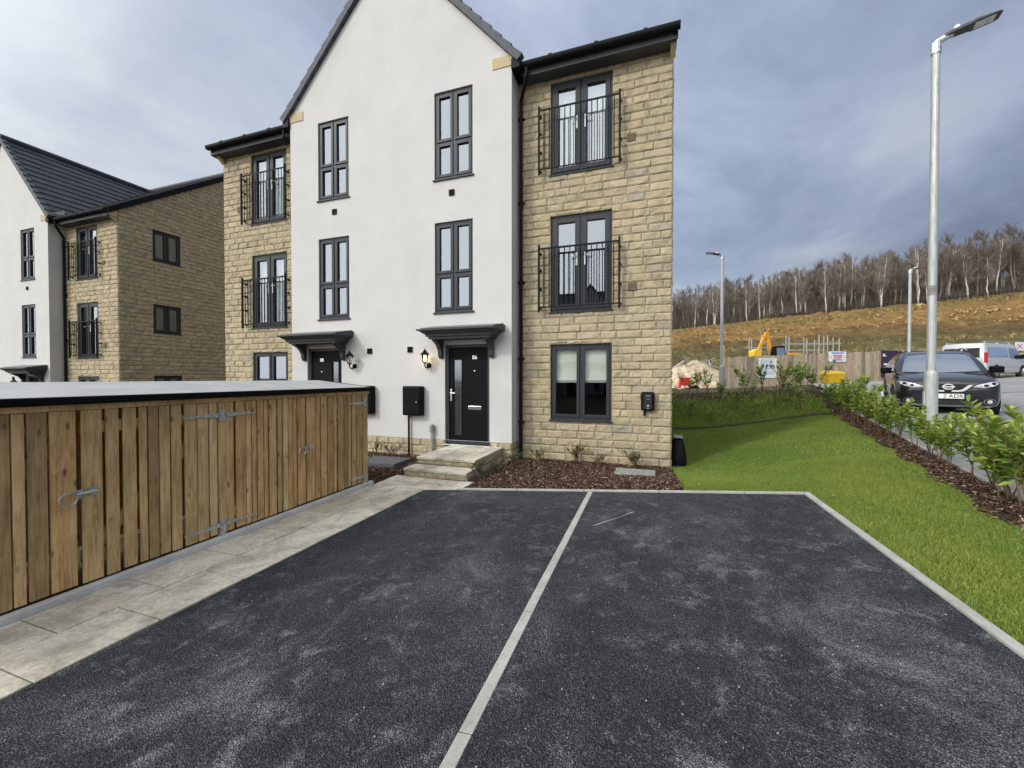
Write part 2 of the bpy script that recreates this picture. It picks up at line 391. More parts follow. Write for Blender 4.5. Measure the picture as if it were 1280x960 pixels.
def build_ground():
    def lines(lo, hi, f0, f1, far):
        a = list(np.arange(f0, f1+1e-6, .5))
        a = list(np.arange(lo, f0-.1, 3.0)) + a + list(np.arange(f1+1.2, 134, 1.2)) + list(np.arange(136, hi, 3.0))
        return np.array([-far, -far*.5, -far*.25] + a + [far*.25, far*.5, far])
    xs = lines(-90, 210, -14, 30, 1600); ys = lines(-60, 200, -8, 42, 1600)
    X, Y = np.meshgrid(xs, ys); Z = g(X, Y)
    v = -.322*X + .947*Y; u = .947*X + .322*Y
    rs = np.random.RandomState(5)
    rough = rs.rand(*X.shape)-.5
    hm = sm(44,58,v)*sm(0,20,u)*(1-sm(92,96,v))
    Z = Z + (rough*.9 + .55*np.sin(v*.75+1.7*np.sin(u*.11)+.6*np.sin(u*.43)) + .35*np.sin(v*1.9+1.3*np.sin(u*.31)+u*.2))*hm
    near = (X > -14.6)&(X < 31)&(Y > -9)&(Y < 42.6)
    Z = Z - np.where(near, .10, .10)
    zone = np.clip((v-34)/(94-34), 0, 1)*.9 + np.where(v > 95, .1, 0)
    n, m = X.shape
    idx = np.arange(n*m).reshape(n, m)
    F = np.stack([idx[:-1,:-1], idx[:-1,1:], idx[1:,1:], idx[1:,:-1]], -1).reshape(-1,4)
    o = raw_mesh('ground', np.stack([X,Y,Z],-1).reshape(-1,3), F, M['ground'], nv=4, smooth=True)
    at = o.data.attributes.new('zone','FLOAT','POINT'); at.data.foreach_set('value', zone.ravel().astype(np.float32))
    tag(o, kind='structure')
build_ground()

def sheet(parts, name, mat, nx=12, res=.35, kind='structure'):
    """parts: (left(Y), right(Y), y0, y1, offset)"""
    V = []; F = []
    for L, Rr, y0, y1, off in parts:
        ny = max(2, int((y1-y0)/res))
        o = len(V)
        for j in range(ny+1):
            y = lerp(y0, y1, j/ny); a = L(y) if callable(L) else L; b = Rr(y) if callable(Rr) else Rr
            b = max(a+1e-3, b)
            for i in range(nx+1):
                x = lerp(a, b, i/nx); V.append((x, y, gz(x,y)+off))
        for j in range(ny):
            for i in range(nx):
                q = o+j*(nx+1)+i; F.append((q, q+1, q+nx+2, q+nx+1))
    o = raw_mesh(name, V, F, mat, nv=4, smooth=True)
    return tag(o, kind=kind)
LAWN_R = lambda y: np.maximum(2.76 + .234*(y-4.24), 1.9)
STRIP_R = lambda y: LAWN_R(y) + .30 + .012*(np.maximum(y,0)-4)
KERB = lambda y: np.maximum(5.3 + .373*(y-8.16), STRIP_R(y)+.62)
DL, DR, DY = -3.13, 1.62, 5.21

sheet([(DL, DR, -4, DY, .0)], 'driveway', M['tarmac'], 16)
sheet([(DR+.06, lambda y: max(DR+.07, LAWN_R(y)), -5, DY+.05, -.015), (.40, LAWN_R, DY+.05, 14.0, -.015)], 'lawn', M['turf'], 10)
sheet([(-1.5, lambda y: LAWN_R(y), 14.0, 17.4, -.01)], 'grass_bank', M['turf'], 12)
sheet([(-2.62, .40, DY+.05, 7.95, -.02), (-12, -3.86, 5.84, 7.52, -.02), (-12, -4.08, 5.2, 5.84, -.02)], 'planting_bed', M['mulch'], 12)
sheet([(LAWN_R, STRIP_R, -5, 17.4, -.01), (-1.5, lambda y: STRIP_R(y), 17.4, 20.2, .0)], 'planting_bed', M['mulch'], 8)
sheet([(lambda y: STRIP_R(y)+.05, KERB, -5, 30, .0)], 'pavement', M['pave'], 8)
sheet([(lambda y: KERB(y)+.12, lambda y: 34 + .2*y, -5, 18, -.09), (lambda y: KERB(y)+.12, lambda y: 37 , 18, 33, -.08)], 'road', M['road'], 24, .5)

def strip_line(name, fx, y0, y1, w, top, bot, mat, seg=.915, gap=.006):
    mb = MB(); y = y0
    while y < y1-.05:
        e = min(y+seg, y1)-gap; a = fx(y); b = fx(e)
        za = gz(a,y); zb = gz(b,e); zc = gz(a+w,y); zd = gz(b+w,e)
        j = random.uniform(-.0012,.0012)
        mb.hexa([(a,y,za+bot),(a+w,y,zc+bot),(b+w,e,zd+bot),(b,e,zb+bot),(a,y,za+top+j),(a+w,y,zc+top+j),(b+w,e,zd+top+j),(b,e,zb+top+j)])
        y += seg
    return tag(mb.build(name, mat, bevel=.004), kind='structure')
strip_line('driveway_edging', lambda y: DR, -4, DY+.05, .055, .018, -.12, M['edging'])
strip_line('driveway_divider', lambda y: -.74, -4, DY, .062, .005, -.08, M['edging'])
strip_line('path_edging', lambda y: STRIP_R(y), -5, 16.5, .05, .04, -.1, M['edging'])
strip_line('kerb', KERB, -5, 19, .125, .012, -.25, M['edging'])
mb = MB(); x = -2.62
while x < DR-.02:
    e = min(x+.915, DR)
    mb.hexa([(x,DY,gz(x,5.1)-.1),(e-.006,DY,gz(e,5.1)-.1),(e-.006,DY+.05,gz(e,5.1)-.1),(x,DY+.05,gz(x,5.1)-.1),
             (x,DY,gz(x,5.1)+.02),(e-.006,DY,gz(e,5.1)+.02),(e-.006,DY+.05,gz(e,5.1)+.02),(x,DY+.05,gz(x,5.1)+.02)]); x += .915
tag(mb.build('driveway_edging', M['edging'], bevel=.004), kind='structure')

# paving slabs
mb = MB()
for ci, (x0, x1) in enumerate(((-4.04,-3.602),(-3.592,-3.14))):
    y = -1.5 + .31*ci
    while y < 5.18:
        e = min(y + .6, 5.19)
        if e-y > .05:
            j = random.uniform(-.004,.004); k = random.uniform(-.003,.003)
            mb.hexa([(x0,y,-.08),(x1,y,-.08),(x1,e-.010,-.08),(x0,e-.010,-.08),(x0,y,.006+j),(x1-.001,y,.006+k),(x1,e-.010,.006+j),(x0,e-.010,.006-k)])
        y += .6
x = -4.04
while x < -2.66:
    e = min(x+.6, -2.62)
    for y0, y1 in ((5.195,5.50),(5.505,5.83)):
        j = random.uniform(-.003,.003); mb.box(x, e-.005, y0, y1-.005, -.08, .006+j)
    x += .6
tag(mb.build('path', M['slab'], bevel=.004), kind='structure')
tag(MB().box(-4.115,-4.045,-1.5,5.22,-.1,.055).build('path_kerb', M['palekerb'], bevel=.006), kind='structure')

# ------------------------------------------------------------------ houses
def stone_wall(mb, u0, u1, z0, ztop, openings, course=.15, seedv=1):
    """rock-faced blocks in (u, n, z) space; ztop may be a function of u"""
    rs = random.Random(seedv); f = ztop if callable(ztop) else (lambda u: ztop)
    zmax = max(f(u0), f(u1), f((u0+u1)/2), f(u0*.4+u1*.6)); z = z0; row = 0
    while z < zmax-.02:
        za, zb = z+.006, z+course-.006
        # intervals of the wall in this course
        iv = [(u0, u1, za, zb)]
        for a, b, c, d in openings:
            if c < zb and d > za:
                nv = []
                for p, q, y0, y1 in iv:
                    if b <= p or a >= q: nv.append((p,q,y0,y1)); continue
                    if a-p > .03: nv.append((p, a, y0, y1))
                    if q-b > .03: nv.append((b, q, y0, y1))
                    if y1-d > .03: nv.append((max(a,p), min(b,q), d+.004, y1))
                    elif c-y0 > .03: nv.append((max(a,p), min(b,q), y0, c-.004))
                iv = nv
        for p, q, za, zb in iv:
            if callable(ztop):   # clip by the sloping verge
                while q-p > .1 and f(p) < zb: p += .05
                while q-p > .1 and f(q) < zb: q -= .05
                if q-p <= .1: continue
            u = p; first = True
            while u < q-.02:
                w = rs.choice((.30,.34,.38,.42,.46)) ; 
                if first: w = w*(.45 if row % 2 else .85)*rs.uniform(.85,1.15); first = False
                if q-(u+w) < .13: w = q-u
                a, b = u+.005, min(u+w, q)-.005
                if abs(u-p) < 1e-6: a = u
                if abs(u+w-q) < .01: b = q
                nx = 6; nz = 4; vs = []; h = rs.uniform(.012,.020); rr = rs.random()
                tx, tz = rs.uniform(-.003,.003), rs.uniform(-.002,.002)
                for k in range(nz):
                    for i in range(nx):
                        s_, t_ = i/(nx-1), k/(nz-1)
                        edge = i in (0,nx-1) or k in (0,nz-1)
                        uu = lerp(a, b, s_) if i in (0,nx-1) else lerp(a+.018, b-.018, (i-1)/(nx-3)) + rs.uniform(-.008,.008)
                        zz = lerp(za, zb, t_) if k in (0,nz-1) else lerp(za+.022, zb-.022, (k-1)/(nz-3)) + rs.uniform(-.008,.008)
                        nn = .004 + rs.uniform(-.002,.003) if edge else h + rs.uniform(-.007,.009) + tx*(s_*2-1) + tz*(t_*2-1)
                        vs.append((uu, nn, zz))
                fs = [(k*nx+i, k*nx+i+1, (k+1)*nx+i+1, (k+1)*nx+i) for k in range(nz-1) for i in range(nx-1)]
                ring = [i for i in range(nx)] + [k*nx+nx-1 for k in range(1,nz)] + [(nz-1)*nx+i for i in range(nx-2,-1,-1)] + [k*nx for k in range(nz-2,0,-1)]
                base = len(vs)
                for r_ in ring: vs.append((vs[r_][0], -.02, vs[r_][2]))
                for i in range(len(ring)):
                    j = (i+1) % len(ring); fs.append((ring[i], base+i, base+j, ring[j]))
                mb.add(vs, fs, rr)
                u += w
        z += course; row += 1

def wall_panel(mb, u0, u1, z0, z1, openings, depth=.11, n0=0.0):
    """flat wall with holes and reveals in (u, n, z) space"""
    us = sorted(set([u0,u1]+[c for o in openings for c in (o[0],o[1]) if u0 < c < u1]))
    zs = sorted(set([z0,z1]+[c for o in openings for c in (o[2],o[3]) if z0 < c < z1]))
    for i in range(len(us)-1):
        for k in range(len(zs)-1):
            cu, cz = (us[i]+us[i+1])/2, (zs[k]+zs[k+1])/2
            if any(o[0] < cu < o[1] and o[2] < cz < o[3] for o in openings): continue
            mb.quad((us[i],n0,zs[k]),(us[i+1],n0,zs[k]),(us[i+1],n0,zs[k+1]),(us[i],n0,zs[k+1]))
    for a,b,c,d in openings:
        m = n0-depth
        mb.quad((a,n0,c),(a,m,c),(a,m,d),(a,n0,d)); mb.quad((b,m,c),(b,n0,c),(b,n0,d),(b,m,d))
        mb.quad((a,n0,d),(a,m,d),(b,m,d),(b,n0,d)); mb.quad((a,m,c),(a,n0,c),(b,n0,c),(b,m,c))

def frame_rect(mb, a, b, c, d, w, n0, n1):
    mb.box(a, a+w, n0, n1, c, d); mb.box(b-w, b, n0, n1, c, d)
    mb.box(a+w, b-w, n0, n1, c, c+w); mb.box(a+w, b-w, n0, n1, d-w, d)

def window(root, xf, o, cols, rows, dn=0.0, glass='glass', mat='frame', name='window', sill=True, handles=False):
    """o = opening; rows = fractions of the height from the bottom; leaves with sashes and one pane per leaf"""
    a,b,c,d = o; mb = MB(xf); n0, n1 = dn-.10, dn-.035
    frame_rect(mb, a, b, c, d, .045, n0, n1)
    ue = [lerp(a+.03, b-.03, i/cols) for i in range(cols+1)]
    ze = [lerp(c+.03, d-.03, f) for f in rows]
    for i in range(1, cols): mb.box(ue[i]-.022, ue[i]+.022, n0, n1-.006, c+.045, d-.045)
    for k in range(1, len(ze)-1): mb.box(a+.045, b-.045, n0, n1-.008, ze[k]-.022, ze[k]+.022)
    fr = mb.build(name, M[mat], root, bevel=.004)
    for i in range(cols):
        for k in range(len(ze)-1):
            p,q,r,s = ue[i]+(.016 if i == 0 else .023), ue[i+1]-(.016 if i == cols-1 else .023), ze[k]+.02, ze[k+1]-.02
            sw = .058 if name == 'window' else .095
            sm_ = MB(xf); frame_rect(sm_, p, q, r, s, sw, n0+.01, n1+.012)
            sb = sm_.build('sash', M[mat], fr, bevel=.005)
            gm = MB(xf); gm.quad((p+sw-.004, n0+.035, r+sw-.004),(q-sw+.004, n0+.035, r+sw-.004),(q-sw+.004, n0+.035, s-sw+.004),(p+sw-.004, n0+.035, s-sw+.004))
            gm.build('pane', M[glass], fr, recalc=False)
    if sill:
        s_ = MB(xf); s_.hexa([(a-.03,dn-.03,c-.035),(b+.03,dn-.03,c-.035),(b+.03,dn+.035,c-.035),(a-.03,dn+.035,c-.035),(a-.03,dn-.03,c+.008),(b+.03,dn-.03,c+.008),(b+.03,dn+.035,c-.008),(a-.03,dn+.035,c-.008)])
        s_.build('sill', M['frame'], fr, bevel=.004)
    if handles:
        mid = (a+b)/2; zc = lerp(c, d, .54)
        for sgn in (-1, 1):
            h = MB(xf); h.box(mid+sgn*.085-.02, mid+sgn*.085+.02, n1+.012, n1+.022, zc-.13, zc+.12)
            h.tube([(mid+sgn*.085,n1+.02,zc+.05),(mid+sgn*.085,n1+.06,zc+.05),(mid+sgn*.205,n1+.062,zc+.045)], .012, 8)
            h.build('handle', M['white'], fr, bevel=.004)
    return fr

def railing(root, xf, u0, u1, z0, z1, dn=0.0):
    mb = MB(xf); n = dn+.13
    mb.box(u0, u1, n-.004, n+.008, z1-.038, z1)               # handrail flat
    r = mb.build('balcony_railing', M['blackmetal'], root, bevel=.002)
    mb = MB(xf); mb.box(u0, u1, n-.004, n+.008, z0+.05, z0+.075); mb.build('bottom_rail', M['blackmetal'], r, bevel=.002)
    for u in (u0, u1):
        p = MB(xf); p.box(u-.018, u+.018, n-.02, n+.02, z0-.03, z1+.05)
        p.tube([(u,n,z1+.05),(u,n,z1+.075)], [.024,.008], 8)
        for f in (.06,.36,.66,.93): p.tube([(u, dn, lerp(z0,z1,f)),(u, n, lerp(z0,z1,f))], .014, 6); p.tube([(u, dn, lerp(z0,z1,f)),(u, dn+.03, lerp(z0,z1,f))], .032, 8)
        p.build('railing_post', M['blackmetal'], r)
    nb = 15
    for i in range(1, nb):
        u = lerp(u0, u1, i/nb); b = MB(xf); b.tube([(u,n,z0+.06),(u,n,z1-.02)], .0105, 6); b.build('baluster', M['blackmetal'], r)
    return r

def tiled(mb, ea, eb, rb, ra, n, lift=.03):
    """stepped roof slope between eave a-b and ridge"""
    ea, eb, rb, ra = map(Vector, (ea, eb, rb, ra)); nrm = (eb-ea).cross(ra-ea).normalized()
    if nrm.z < 0: nrm = -nrm
    for k in range(n):
        p, q = ea.lerp(ra, k/n), eb.lerp(rb, k/n); s, r = ea.lerp(ra, (k+1)/n), eb.lerp(rb, (k+1)/n)
        mb.quad(p+nrm*lift, q+nrm*lift, r+nrm*.004, s+nrm*.004); mb.quad(p-nrm*.01, q-nrm*.01, q+nrm*lift, p+nrm*lift)
    mb.quad(ea-nrm*.06, eb-nrm*.06, rb-nrm*.06, ra-nrm*.06)

CX, YW, YS, YB = -5.355, 7.5, 7.93, 16.9          # centre, white wall, stone wing wall, back wall
WX0, WX1 = -8.15, -2.56
XL = -10.97
def mirror(o): return (2*CX-o[1], 2*CX-o[0], o[2], o[3])

def canopy(root, x0, x1):
    mb = MB(); y = YW
    def ring(i, z): return [(x0+i, y, z), (x0+i, y-.56+i, z), (x1-i, y-.56+i, z), (x1-i, y, z)]
    prof = [(.175,2.43),(.175,2.47),(.135,2.475),(.13,2.515),(.075,2.55),(.05,2.575),(.012,2.583),(0,2.59),(0,2.615)]
    vs = []; fs = []
    for i, z in prof: vs += ring(i, z)
    for k in range(len(prof)-1):
        for i in range(3): fs.append((k*4+i, k*4+i+1, k*4+5+i, k*4+4+i))
    fs.append((3,2,1,0)); t = (len(prof)-1)*4
    # sloping lid up to an upstand against the wall
    vs += [(x0+.12, y-.02, 2.70), (x1-.0, y-.02, 2.70), (x0+.12, y, 2.70), (x1, y, 2.70)]; e = len(vs)-4
    fs += [(t+1, t+2, e+1, e), (t, t+1, e), (t+2, t+3, e+1), (t, e, e+2), (e, e+1, e+3, e+2), (e+1, t+3, e+3)]
    mb.add(vs, fs)
    c = mb.build('porch_canopy', M['canopy'], root)
    MB().add([(x0+.06,y-.50,2.628),(x1-.06,y-.50,2.628),(x1-.03,y-.004,2.712),(x0+.09,y-.004,2.712),(x0+.06,y-.50,2.642),(x1-.06,y-.50,2.642),(x1-.03,y-.004,2.735),(x0+.09,y-.004,2.735)],[(0,3,2,1),(4,5,6,7),(0,1,5,4),(1,2,6,5),(2,3,7,6),(3,0,4,7)]).build('canopy_lid', M['lid'], c, bevel=.004)
    for bx in (x0+.27, x1-.27):
        p = [(y, 2.43), (y-.34, 2.43), (y-.34, 2.395), (y-.29, 2.385), (y-.17, 2.32), (y-.10, 2.22), (y-.085, 2.12), (y-.05, 2.06), (y, 2.05)]
        MB().prism(p, 'x', bx-.045, bx+.045).build('bracket', M['canopy'], c, bevel=.006)
    return c

def text_part(txt, size, mat, parent, loc, rot, depth=.004, align='CENTER', name='lettering'):
    cu = bpy.data.curves.new(name, 'FONT'); cu.body = txt; cu.size = size; cu.extrude = depth; cu.align_x = align; cu.align_y = 'CENTER'
    t = bpy.data.objects.new('t', cu); COL.objects.link(t)
    dg = bpy.context.evaluated_depsgraph_get(); me = bpy.data.meshes.new_from_object(t.evaluated_get(dg))
    bpy.data.objects.remove(t); me.materials.clear(); me.materials.append(mat)
    o = bpy.data.objects.new(name, me); COL.objects.link(o); o.parent = parent
    o.location = loc; o.rotation_euler = rot; return o

def front_door(root, x0, x1, glass_left, number):
    z0, z1 = .285, 2.34; mb = MB()
    frame_rect(mb, x0, x1, z0, z1, .06, -(YW+.12), -(YW+.05)); mb.v = [(x, -y, z) for x,y,z in mb.v]
    fr = mb.build('front_door', M['frame2'], root, bevel=.004)
    y = YW+.085; a, b = x0+.062, x1-.062
    gx = (a+.10, a+.285) if glass_left else (b-.285, b-.10)
    lf = MB(); lf.box(a, gx[0], y, y+.05, z0+.062, z1-.062); lf.box(gx[1], b, y, y+.05, z0+.062, z1-.062)
    lf.box(gx[0], gx[1], y, y+.05, z0+.062, .46); lf.box(gx[0], gx[1], y, y+.05, 2.03, z1-.062)
    lf.build('door_leaf', M['door'], fr, bevel=.003)
    gm = MB(); gm.box(gx[0], gx[1], y+.02, y+.026, .46, 2.03); gm.build('pane', M['doorglass'], fr)
    bd = MB(); frame_rect(bd, gx[0]-.02, gx[1]+.02, .44, 2.05, .022, -(y+.01), -(y-.008)); bd.v = [(p, -q, r) for p,q,r in bd.v]
    bd.build('glazing_bead', M['door'], fr, bevel=.003)
    hx = a+.045 if glass_left else b-.045
    h = MB(); h.box(hx-.018, hx+.018, y-.012, y, 1.17, 1.42); h.tube([(hx,y,1.34),(hx,y-.05,1.34),(hx+(.11 if glass_left else -.11),y-.052,1.335)], .011, 8); h.build('handle', M['chrome'], fr, bevel=.003)
    cx = (gx[1]+b)/2 if glass_left else (gx[0]+a)/2
    MB().box(cx-.15, cx+.15, y-.014, y, 1.00, 1.075).build('letter_plate', M['chrome'], fr, bevel=.006)
    MB().tube([(cx,y,1.80),(cx,y-.012,1.80)], .014, 10).build('spyhole', M['chrome'], fr)
    text_part(number, .11, M['chrome'], fr, (cx-CX, y-YW-.006, 2.07), (R(90),0,0), .003, name='door_number')
    MB().box(x0-.02, x1+.02, YW-.06, YW+.06, .262, .285).build('threshold', M['galv'], fr, bevel=.004)
    return fr

def lantern(root, x, lit, side):
    y = YW; z = 2.02; cx = x; ly = y-.17
    base = MB(); base.tube([(cx,y,z-.10),(cx,y-.02,z-.10),(cx,y-.035,z-.10)], [.055,.055,.03], 14)
    base.tube([(cx,y-.03,z-.10),(cx,y-.07,z-.15),(cx,y-.12,z-.16),(cx,ly,z-.12),(cx,ly,z-.06)], .013, 8)
    base.tube([(cx,y-.05,z-.13),(cx,y-.06,z-.19),(cx,y-.03,z-.20)], .010, 6)
    base.tube([(cx,ly,z-.07),(cx,ly,z-.05),(cx,ly,z-.035)], [.02,.045,.05], 6)
    for k in range(6):
        a = k*math.pi/3; base.tube([(cx+.048*math.cos(a), ly+.048*math.sin(a), z-.04),(cx+.075*math.cos(a), ly+.075*math.sin(a), z+.12)], .006, 4)
    base.tube([(cx,ly,z+.115),(cx,ly,z+.125),(cx,ly,z+.165),(cx,ly,z+.20),(cx,ly,z+.215),(cx,ly,z+.245)], [.105,.10,.05,.028,.014,.006], 6)
    o = base.build('wall_lantern', M['black'], root)
    tag(o, 'lit coach lantern glowing warm beside the right door' if lit else 'unlit black coach lantern')
    gl = MB(); gl.tube([(cx,ly,z-.035),(cx,ly,z+.115)], [.044,.070], 6, cap=False); gl.build('lantern_glass', M['glasslow'], o)
    b = MB(); b.tube([(cx,ly,z-.03),(cx,ly,z+.0),(cx,ly,z+.03),(cx,ly,z+.07),(cx,ly,z+.09)], [.012,.022,.03,.022,.006], 10); b.build('bulb', M['bulb'] if lit else M['white'], o)

def build_house():
    root = thing('townhouse_pair', 'nearest three storey house pair, white rendered gable between two sandstone wings', 'house', (CX, YW, 0), world=True)
    fx = lambda Y: (lambda u,n,z: (u, Y-n, z))
    F_W, F_S = fx(YW), fx(YS); F_G = lambda u,n,z: (.38+n, u, z)
    W_R = [(-4.26,-3.39,5.77,7.56), (-4.26,-3.39,3.02,4.88)]; W_L = [mirror(o) for o in W_R]
    D_R = (-4.03,-3.03,.285,2.34); D_L = mirror(D_R)
    S_R = [(-1.88,-.68,.82,2.32), (-1.88,-.68,2.97,4.87), (-1.88,-.68,5.69,7.50)]
    S_L = [(-9.95,-8.75,.82,2.32), (-9.95,-8.75,2.97,4.87), (-9.95,-8.75,5.69,7.50)]
    G_R = [(8.93,9.83,1.25,2.35), (8.93,9.83,3.90,4.90), (8.93,9.83,6.47,7.55)]
    eave = 7.95; RZ = 11.24; RY = 12.42
    verge = lambda u: eave + (RZ-eave-.06)*(1-abs(u-RY)/(RY-YS))
    # white render front and its returns
    mb = MB(F_W); wall_panel(mb, WX0, WX1, .36, 7.93, W_R+W_L+[D_R,D_L], .12)
    ap = 10.86
    mb.add([(WX0,0,7.93),(WX1,0,7.93),(CX,0,ap)], [(0,1,2)])
    for x in (WX0, WX1): mb.quad((x,0,.36),(x,-(YS-YW),.36),(x,-(YS-YW),8.2),(x,0,7.93))
    mb.quad((WX0,0,.36),(WX1,0,.36),(WX1,-.05,.36),(WX0,-.05,.36))
    mb.build('wall', M['render'], root, recalc=False); root.children[-1]['label'] = 'white rendered front wall'
    # stone plinth under the render
    mb = MB(fx(YW+.02)); stone_wall(mb, WX0+.02, WX1-.02, -.24, .36, [(D_R[0]-.03,D_R[1]+.03,.0,1),(D_L[0]-.03,D_L[1]+.03,.0,1)], seedv=3)
    mb.xf = lambda u,n,z: (WX1-.02+n, u, z); stone_wall(mb, YW+.02, YS, -.24, .36, [], seedv=4)
    mb.xf = lambda u,n,z: (WX0+.02-n, u, z); stone_wall(mb, YW+.02, YS, -.24, .36, [], seedv=5)
    nst = len(mb.f); mb.xf = None; mb.m = [0]*nst
    mb.box(WX0+.02, D_L[0], YW+.02, YW+.1, -.3, .355, mi=1); mb.box(D_L[1], D_R[0], YW+.02, YW+.1, -.3, .355, mi=1); mb.box(D_R[1], WX1-.02, YW+.02, YS+.05, -.3, .355, mi=1); mb.box(WX0+.02, WX0+.1, YW+.1, YS+.05, -.3, .355, mi=1)
    mb.build('plinth', [M['stone'], M['mortar']], root, recalc=False)
    # stone wings
    for (u0,u1,ops,sd) in ((WX1, .38, S_R, 21), (XL, WX0, S_L, 33)):
        mb = MB(F_S); stone_wall(mb, u0, u1, -.15, 7.9, ops, seedv=sd); k = len(mb.f)
        wall_panel(mb, u0, u1, -.6, 7.95, ops, .12, -.002); mb.m = [0]*k + [1]*(len(mb.f)-k)
        o = mb.build('wall', [M['stone'], M['mortar']], root, recalc=False); o['label'] = 'sandstone wing wall'
    # gable end with stones, far gable and back plain
    mb = MB(F_G); stone_wall(mb, YS, YB, -.15, verge, G_R, seedv=55); k = len(mb.f)
    wall_panel(mb, YS, YB, -.6, eave, G_R, .12, -.002); mb.add([(YS,-.002,eave),(YB,-.002,eave),(RY,-.002,RZ-.06)], [(0,1,2)])
    mb.m = [0]*k + [1]*(len(mb.f)-k)
    o = mb.build('gable_wall', [M['stone'], M['mortar']], root, recalc=False)
    xl = XL
    mb = MB(); mb.add([(xl,YS,-1),(xl,YB,-1),(xl,YB,eave),(xl,RY,RZ-.06),(xl,YS,eave)], [(0,1,2,3,4)]); mb.quad((xl,YB,-1),(.38,YB,-1),(.38,YB,eave),(xl,YB,eave))
    mb.build('rear_wall', M['mortar'], root, recalc=False)
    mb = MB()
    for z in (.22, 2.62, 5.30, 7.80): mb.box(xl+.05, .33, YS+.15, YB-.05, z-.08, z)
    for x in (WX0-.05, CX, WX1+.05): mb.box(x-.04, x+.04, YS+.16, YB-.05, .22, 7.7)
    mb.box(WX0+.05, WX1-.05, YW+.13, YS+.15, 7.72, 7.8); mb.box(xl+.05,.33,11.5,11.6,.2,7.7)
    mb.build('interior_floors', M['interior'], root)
    # windows
    for o in W_R+W_L: window(root, F_W, o, 2, (0,.42,1), sill=True)
    for S in (S_R, S_L):
        window(root, F_S, S[0], 2, (0,1), glass='glasslow' if S is S_R else 'glass')
        for o in S[1:]:
            window(root, F_S, o, 2, (0,1), name='french_window', handles=True)
            railing(root, F_S, o[0]-.21, o[1]+.14 if S is S_R else o[1]+.07, o[2]+.02, o[2]+1.26)
    for o in G_R: window(root, F_G, o, 2, (0,1), mat='frame')
    # roman blinds in the lower right window
    for a, b in ((-1.80,-1.30),(-1.26,-.76)):
        mb = MB(); n = 15
        for k in range(n):
            za, zb = lerp(1.56, 2.30, k/n), lerp(1.56, 2.30, (k+1)/n)
            off = .012*math.sin(k/n*14) + (.02 if k < 3 else 0)*(k % 2)
            off2 = .012*math.sin((k+1)/n*14) + (.02 if k+1 < 3 else 0)*((k+1) % 2)
            mb.quad((a,YS+.135-off,za),(b,YS+.135-off,za),(b,YS+.135-off2,zb),(a,YS+.135-off2,zb))
        mb.build('roman_blind', M['blind'], root, recalc=False)
    # pale drapes behind the french windows
    for o in S_L[1:]+[S_R[2]]:
        for a, b in ((o[0]+.06,o[0]+.56),(o[1]-.56,o[1]-.06)):
            mb = MB(); n = 28
            for k in range(n):
                ua, ub = lerp(a,b,k/n), lerp(a,b,(k+1)/n); na, nb_ = .20+.025*math.sin(k*1.35), .20+.025*math.sin((k+1)*1.35)
                mb.quad((ua,YS+na,o[2]+.05),(ub,YS+nb_,o[2]+.05),(ub,YS+nb_,o[3]-.05),(ua,YS+na,o[3]-.05))
            mb.build('curtain', M['blind'], root, recalc=False, smooth=True)
    # main roof over the wings
    mb = MB(); ov = .06
    A = [(xl-ov, YS-.32, eave+.03-.32*.73), (.38+ov, YS-.32, eave+.03-.32*.73), (.38+ov, RY, RZ+.03), (xl-ov, RY, RZ+.03)]
    tiled(mb, *A, 19)
    tiled(mb, (.38+ov, YB+.3, eave-.2), (xl-ov, YB+.3, eave-.2), (xl-ov, RY, RZ+.03), (.38+ov, RY, RZ+.03), 19)
    mb.tube([(xl-ov, RY, RZ+.05), (.38+ov, RY, RZ+.05)], .11, 8)
    rf = mb.build('roof', M['roof'], root, recalc=False)
    # barge boards on the gable verges
    for x in (.38+.005, xl-.035):
        mb = MB(); mb.bar((x+.03, YS-.34, eave-.02-.34*.73), (x+.03, RY, RZ-.05), .06, .17); mb.bar((x+.03, YB+.3, eave-.28), (x+.03, RY, RZ-.05), .06, .17)
        mb.build('barge_board', M['blackmetal'], root)
    # cross gable roof
    gy = YW-.07; ex = WX1+.13; ez = 7.84; rz = 11.02
    mb = MB(); slope = (rz-ez)/(ex-CX)
    tiled(mb, (ex, gy+.05, ez), (ex, RY+.6, ez), (CX, RY+.6, rz), (CX, gy+.05, rz), 13, .035)
    x2 = 2*CX-ex; tiled(mb, (x2, RY+.6, ez), (x2, gy+.05, ez), (CX, gy+.05, rz), (CX, RY+.6, rz), 13, .035)
    mb.tube([(CX, gy, rz+.04), (CX, RY-.2, rz+.04)], .12, 8)
    mb.build('gable_roof', M['roof'], root, recalc=False)
    for s in (1, -1):
        mb = MB(); n = 14
        for k in range(n):
            t0, t1 = k/n-.008, (k+1)/n+.004
            a = Vector((CX+s*(ex+.03-CX)*(1-t0), 0, ez-.03+(rz-ez+.03)*t0)); b = Vector((CX+s*(ex+.03-CX)*(1-t1), 0, ez-.03+(rz-ez+.03)*t1))
            up = Vector((s*.70, 0, .71))
            lo0, lo1 = .115, .085
            p = [a-up*.07, b-up*.07, b+up*lo1*.5, a+up*lo0*.72]
            mb.add([(q.x, gy-.02, q.z) for q in p] + [(q.x, gy+.12, q.z) for q in p], [(0,1,2,3),(7,6,5,4),(0,4,5,1),(1,5,6,2),(2,6,7,3),(3,7,4,0)])
        mb.build('verge_tiles', M['verge'], root)
        # kneeler stone at the foot of the verge
        x_out, x_in = (WX1+.015, WX1-.40) if s > 0 else (WX0-.015, WX0+.40)
        MB().box(min(x_out,x_in), max(x_out,x_in), YW-.015, YW+.1, 7.72, 7.93 if s > 0 else 7.93).build('kneeler_stone', M['kneeler'], root, bevel=.006)
